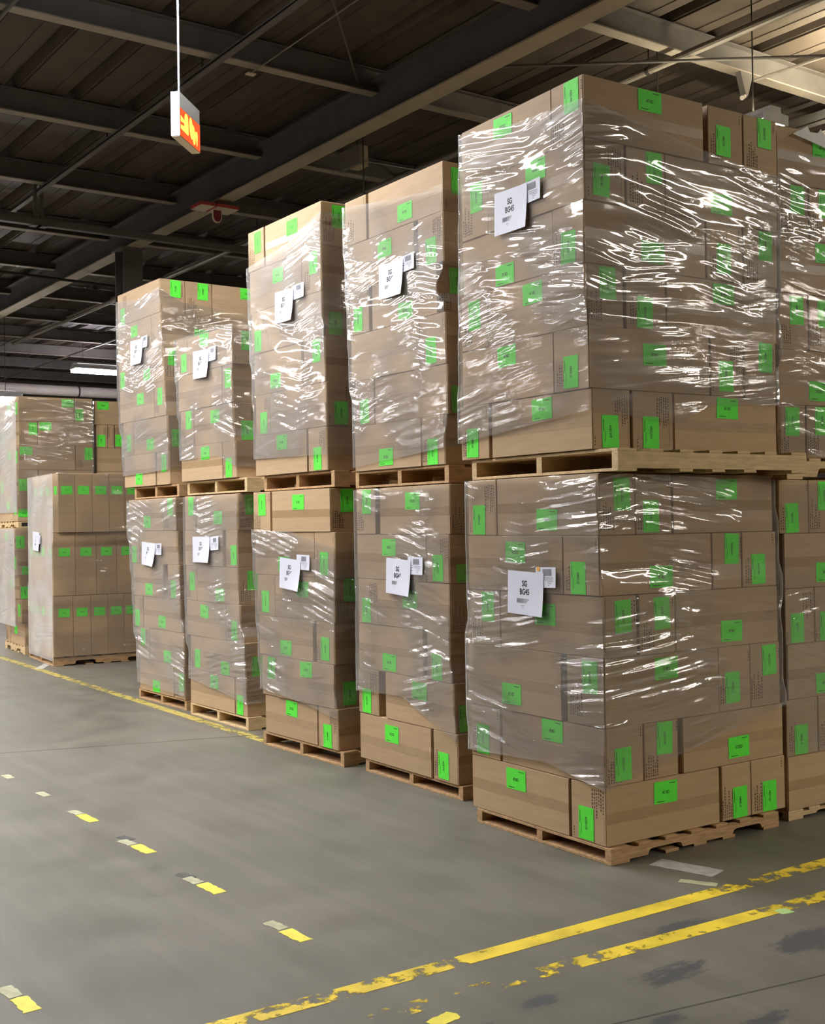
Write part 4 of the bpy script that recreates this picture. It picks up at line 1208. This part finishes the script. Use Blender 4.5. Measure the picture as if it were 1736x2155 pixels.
def ell(cx, cz, a, b_, t, n=16):
    return [(cx + a * math.cos(q) * math.cos(t) - b_ * math.sin(q) * math.sin(t), cz + a * math.cos(q) * math.sin(t) + b_ * math.sin(q) * math.cos(t)) for q in [2 * math.pi * i / n for i in range(n)]]
blob_poly(ell(0.215, 0.115, 0.035, 0.075, R(10)))
blob_poly(ell(0.265, 0.085, 0.032, 0.068, R(12)))
blob_poly([(0.30, 0.12), (0.335, 0.128), (0.345, 0.10), (0.335, 0.03), (0.325, 0.02), (0.315, 0.06), (0.30, 0.09)])
gl.build('yellow_symbols', YG, sign)
MB().tube((0.075, 0, sh), (0.075, 0, ZD - SZ), 0.0075, 8).build('hanging_rod', M['rod'], sign)
MB().box(0.04, 0.11, -0.02, 0.02, sh, sh + 0.008).build('bracket', M['grey_panel'], sign)

# ------------------------------------------------------------------ red and cream warning fixture under the girder
wf = empty('warning_fixture', (6.3, 12.78, 5.30))
tag(wf, 'red and cream two-panel warning fixture with red tab under the girder', 'warning light')
for (a, b_) in (((-0.24, 0.11), (-0.07, -0.17)), ((-0.03, 0.14), (0.24, -0.13))):
    x0_, x1_ = min(a[0], b_[0]), max(a[0], b_[0])
    MB().box(x0_, x1_, -0.15, 0.13, 0.0, 0.006).build('cream_panel', M['cream'], wf)
    MB().box(x0_ - 0.008, x1_ + 0.008, -0.158, 0.138, 0.006, 0.045).build('red_housing', M['red'], wf, bevel=0.004)
tab = [(-0.05, 0.0), (0.05, 0.0), (0.05, -0.09), (0.03, -0.13), (0.0, -0.14), (-0.03, -0.13), (-0.05, -0.09)]
MB().prism([(x * 1.2 + 0.03, z * 1.06) for x, z in tab], 'y', -0.012, 0.012).build('tab_rim', M['cream'], wf)
MB().prism([(x * 0.95 + 0.03, z * 0.97) for x, z in tab], 'y', -0.016, 0.016).build('red_tab', simple('dark_red_lens', (0.22, 0.02, 0.03), rough=0.3), wf)
MB().tube((0.0, 0.1, 0.04), (0.06, 0.1, 0.105), 0.01, 6).build('bracket', M['dark'], wf)

# beige box with drop conduit beside the girder
jb = empty('junction_box', (6.62, 10.2, 5.18))
tag(jb, 'beige electrical box hanging beside the girder above the second stack', 'electrical box')
MB().box(-0.06, 0.06, -0.17, 0.02, 0.0, 0.22).build('box_body', M['beige'], jb, bevel=0.012)
MB().box(-0.09, -0.06, -0.20, 0.16, 0.0, 0.20).build('back_plate', M['steel'], jb, bevel=0.004)
MB().tube((0.0, -0.05, 0.22), (0.0, -0.05, ZD - 5.18), 0.012, 8).build('conduit', M['dark'], jb)
MB().tube((-0.02, -0.19, -0.62), (-0.02, -0.19, ZD - 5.18), 0.008, 6).build('drop_cord', M['dark'], jb)
MB().tube((0.0, -0.17, 0.05), (0.35, -0.9, -0.20), 0.004, 6).build('stay_wire', M['rod'], jb)

# ------------------------------------------------------------------ pipes, rails, rods under the roof
def run(name, label, cat, p, q, r, mat, seg=10, hangers=(), hz=ZD):
    root = empty(name, p)
    tag(root, label, cat)
    P, Q = Vector(p), Vector(q)
    MB().tube((0, 0, 0), Q - P, r, seg).build('tube', mat, root, smooth=False)
    for t in hangers:
        a = P.lerp(Q, t) - P
        MB().tube(a, (a.x, a.y, hz - P.z), 0.006, 6).build('hanger', M['dark'], root)
        MB().tube(a - (Q - P).normalized() * 0.02, a + (Q - P).normalized() * 0.02, r * 1.12, 12).build('clamp', M['dark'], root)
    return root
run('sprinkler_pipe', 'round sprinkler pipe under the roof right of the girder', 'pipe', (7.95, -2.0, 5.58), (7.95, 26.0, 5.58), 0.036, M['pipe'], 12, [0.26, 0.335, 0.42, 0.5, 0.6])
run('far_duct', 'long pale round duct high across the far left', 'pipe', (-6.0, 29.5, 5.02), (11.7, 29.5, 5.02), 0.13, M['pale_pipe'], 20, [0.2, 0.5, 0.94])
run('thin_conduit', 'thin dark conduit crossing under the girder far left', 'pipe', (-4.0, 16.6, 5.30), (9.0, 17.85, 5.30), 0.022, M['dark'], 8, [0.3])
run('rear_conduit', 'thin conduit running below the far roof behind the girder', 'pipe', (8.3, 9.5, 5.78), (8.15, 34.0, 5.78), 0.022, M['pipe'], 8, [0.3, 0.6])
run('second_conduit', 'lower thin conduit running below the far roof', 'pipe', (9.6, 12.0, 5.55), (9.5, 36.0, 5.55), 0.02, M['pipe'], 8, [0.5])
run('left_conduit', 'thin grey conduit at the upper left corner of the roof', 'pipe', (2.92, 4.0, 5.66), (2.85, 11.6, 5.66), 0.016, M['steel'], 8)
run('stay_rod', 'thin steel tie rod slanting down to the girder top', 'rod', (4.95, 8.0, 5.90), (6.33, 9.62, 5.74), 0.012, M['steel'], 8)
run('fine_cable', 'fine cable below the roof left of the girder', 'cable', (5.0, 3.0, 5.62), (5.05, 9.46, 5.62), 0.006, M['pipe'], 6)
tag(MB().box(-0.04, 0.04, -0.03, 0.03, 0, 0.012).build('cable_tag', M['cream'], None, (5.04, 9.46, 5.60)), 'small cream tag at the end of the fine cable under the purlin', 'tag')
run('cross_brace', 'thin steel brace rod crossing above the nearest upper load', 'rod', (6.55, 8.35, 5.62), (9.2, 5.6, 5.42), 0.014, M['steel'], 8)

rail = empty('support_rail', (4.66, 0, 5.60))
tag(rail, 'flat grey support rail hung below the purlins left of the girder', 'rail')
MB().box(-0.03, 0.03, -3.0, 15.2, -0.012, 0.012).box(-0.03, -0.024, -3.0, 15.2, 0.0, 0.03).build('channel', M['steel'], rail)
for y in (2.4, 4.8, 7.15, 9.66, 11.95, 14.3):
    MB().tube((0.0, y, 0.01), (0.0, y, ZD - 5.6), 0.008, 6).build('hanger_rod', M['dark'], rail)
cr = empty('cross_rail', (0, 14.2, 5.24))
tag(cr, 'square grey rail crossing below the girder above the fifth stack', 'rail')
MB().box(-6.0, 12.0, -0.045, 0.045, -0.04, 0.04).build('channel', M['steel'], cr)
for x in (0.5, 4.62, 4.70, 8.6):
    MB().box(x - 0.018, x + 0.018, -0.02, 0.02, 0.03, ZD - 5.24).build('drop_post', M['steel'], cr)
    MB().box(x - 0.06, x + 0.06, -0.06, 0.06, -0.052, -0.04).build('foot_plate', M['steel'], cr)

# bracket by the lamp at the upper right
br = empty('lamp_bracket', (8.95, 7.12, 5.45))
tag(br, 'grey cone bracket hanging under the right purlin near the lamp', 'bracket')
MB().prism([(-0.09, 0.23), (0.09, 0.23), (0.02, 0.03), (0.0, 0.0), (-0.02, 0.03)], 'y', -0.03, 0.03).build('plate', M['steel'], br)
MB().tube((0.0, 0, 0.02), (-0.16, -0.1, -0.06), 0.022, 8).build('arm', M['pale_pipe'], br)
run('bracket_conduit', 'double pale conduit running from the cone bracket to the right', 'pipe', (8.95, 7.0, 5.58), (9.3, 3.0, 5.58), 0.014, M['pale_pipe'], 8)

# ------------------------------------------------------------------ floor tape
YEL = (0.80, 0.60, 0.045)
def strip(name, p, q, w, mat, label, cat='floor tape', z=0.0012, n=40):
    P, Q = Vector((*p, 0)), Vector((*q, 0))
    d = (Q - P); ln = d.length; d.normalize()
    o = MB().box(0, ln, -w / 2, w / 2, 0, z).build(name, mat, None, (P.x, P.y, 0.0002), (0, 0, math.atan2(d.y, d.x)))
    tag(o, label, cat)
    return o
LN = 4.2
strip('floor_line', (1.1, 3.375), (6.5, 3.215), 0.085, worn_paint('worn_yellow_a', YEL, 0, 5.4, 'x', 3.0,
      [(0.0, 0.56), (0.09, 0.46), (0.15, 0.47), (0.17, 0.54), (0.19, 0.44), (0.24, 0.47), (0.26, 0.55), (0.275, 0.42), (0.30, 0.33), (0.36, 0.36), (0.42, 0.28), (0.50, 0.36), (0.535, 0.56), (0.60, 0.50), (0.66, 0.30), (1.0, 0.3)]),
      'long worn yellow tape line across the floor before the nearest stack')
strip('floor_line', (1.4, 3.16), (6.5, 2.84), 0.085, worn_paint('worn_yellow_b', YEL, 0, 5.1, 'x', 9.0,
      [(0.0, 0.70), (0.15, 0.60), (0.24, 0.62), (0.29, 0.50), (0.36, 0.40), (0.44, 0.36), (0.50, 0.52), (0.58, 0.44), (0.7, 0.4), (1.0, 0.35)]),
      'second, badly flaked yellow tape line nearest the camera')
strip('floor_line', (4.06, 7.35), (4.28, 15.5), 0.085, worn_paint('worn_yellow_c', (0.50, 0.40, 0.10), 0, 8.15, 'x', 5.0,
      [(0.0, 0.46), (0.13, 0.50), (0.22, 0.36), (0.32, 0.42), (0.5, 0.52), (0.6, 0.44), (1.0, 0.46)]),
      'faded yellow tape line along the aisle before the far stacks')

rr = random.Random(11)
def ragged(cx, cy, ln, w, ang, name, mat, parent=None, z=0.0014):
    n = 7
    pts = []
    for i in range(n + 1):
        pts.append((-ln / 2 + ln * i / n, -w / 2 + rr.uniform(-0.004, 0.004)))
    pts.append((ln / 2 + rr.uniform(0, 0.012), 0))
    for i in range(n, -1, -1):
        pts.append((-ln / 2 + ln * i / n, w / 2 + rr.uniform(-0.004, 0.004)))
    o = MB().prism(pts, 'z', 0, z).build(name, mat, parent, (cx, cy, 0.0002), (0, 0, R(ang)))
    return o
DASH = [(1.205, 3.90, 0.135, 'lower-left corner'), (2.225, 3.92, 0.15, 'first from the camera in the row'), (2.23, 4.65, 0.17, 'second in the row'), (2.245, 5.42, 0.18, 'third in the row'), (2.25, 6.18, 0.19, 'fourth in the row')]
for cx, cy, ln, wh in DASH:
    d = ragged(cx, cy, ln, 0.058, 92, 'tape_dash', M['yellow'])
    tag(d, 'bright yellow tape dash on the aisle floor, ' + wh, 'floor tape', 'tape dashes on the aisle floor')
    rm = ragged(0.0, 0.0, 0.11, 0.05, 4, 'faded_end', M['pale_tape'], d, 0.0012)
    rm.location = (ln / 2 + 0.07, rr.uniform(-0.004, 0.015), 0)
    rm['label'] = 'faded torn end of the tape'
    if cy in (4.65, 5.42):
        dk = ragged(0, 0, 0.10, 0.05, 8, 'dark_residue', M['dirt'], d, 0.001)
        dk.location = (ln / 2 + 0.15, -0.02 if cy == 5.42 else 0.0, 0)
for cx, cy, wh in ((2.25, 6.90, 'nearer of the two pale ones'), (2.235, 7.53, 'farther of the two pale ones')):
    d = ragged(cx, cy, 0.13, 0.05, 92, 'tape_dash', M['pale_tape'])
    tag(d, 'pale faded tape dash on the aisle floor, ' + wh, 'floor tape', 'tape dashes on the aisle floor')
sc = ragged(4.03, 3.60, 0.30, 0.12, -75, 'tape_scrap', M['scrap'])
tag(sc, 'grey torn tape patch on the floor by the nearest pallet corner', 'floor tape')
sc2 = ragged(3.90, 3.42, 0.16, 0.05, -60, 'tape_scrap', M['pale_tape'])
tag(sc2, 'small pale tape shred between grey patch and yellow line', 'floor tape')
g_ = ragged(3.88, 2.965, 0.05, 0.06, 80, 'tape_scrap', simple('pale_green_tape', (0.42, 0.62, 0.25)))
tag(g_, 'pale green tape bit at the flaked yellow line', 'floor tape')
yb = ragged(2.21, 2.975, 0.10, 0.06, 10, 'tape_scrap', M['yellow'])
tag(yb, 'round yellow tape remnant at the bottom picture edge', 'floor tape')
ft = ragged(4.36, 13.3, 0.5, 0.09, 60, 'tape_scrap', M['scrap'])
tag(ft, 'grey scuffed tape patch before the short far-left stack', 'floor tape')
# joints in the slab, cut as thin dark fillets
fl_parent = bpy.data.objects['floor']
for (p, q, w) in (((0.5, 8.95), (4.9, 7.58), 0.010), ((2.0, 2.74), (5.2, 2.16), 0.008)):
    P, Q = Vector((*p, 0)), Vector((*q, 0))
    d = Q - P
    MB().box(0, d.length, -w / 2, w / 2, 0.0, 0.0006).build('slab_joint', M['crack'], fl_parent, (P.x, P.y, 0.0001), (0, 0, math.atan2(d.y, d.x)))
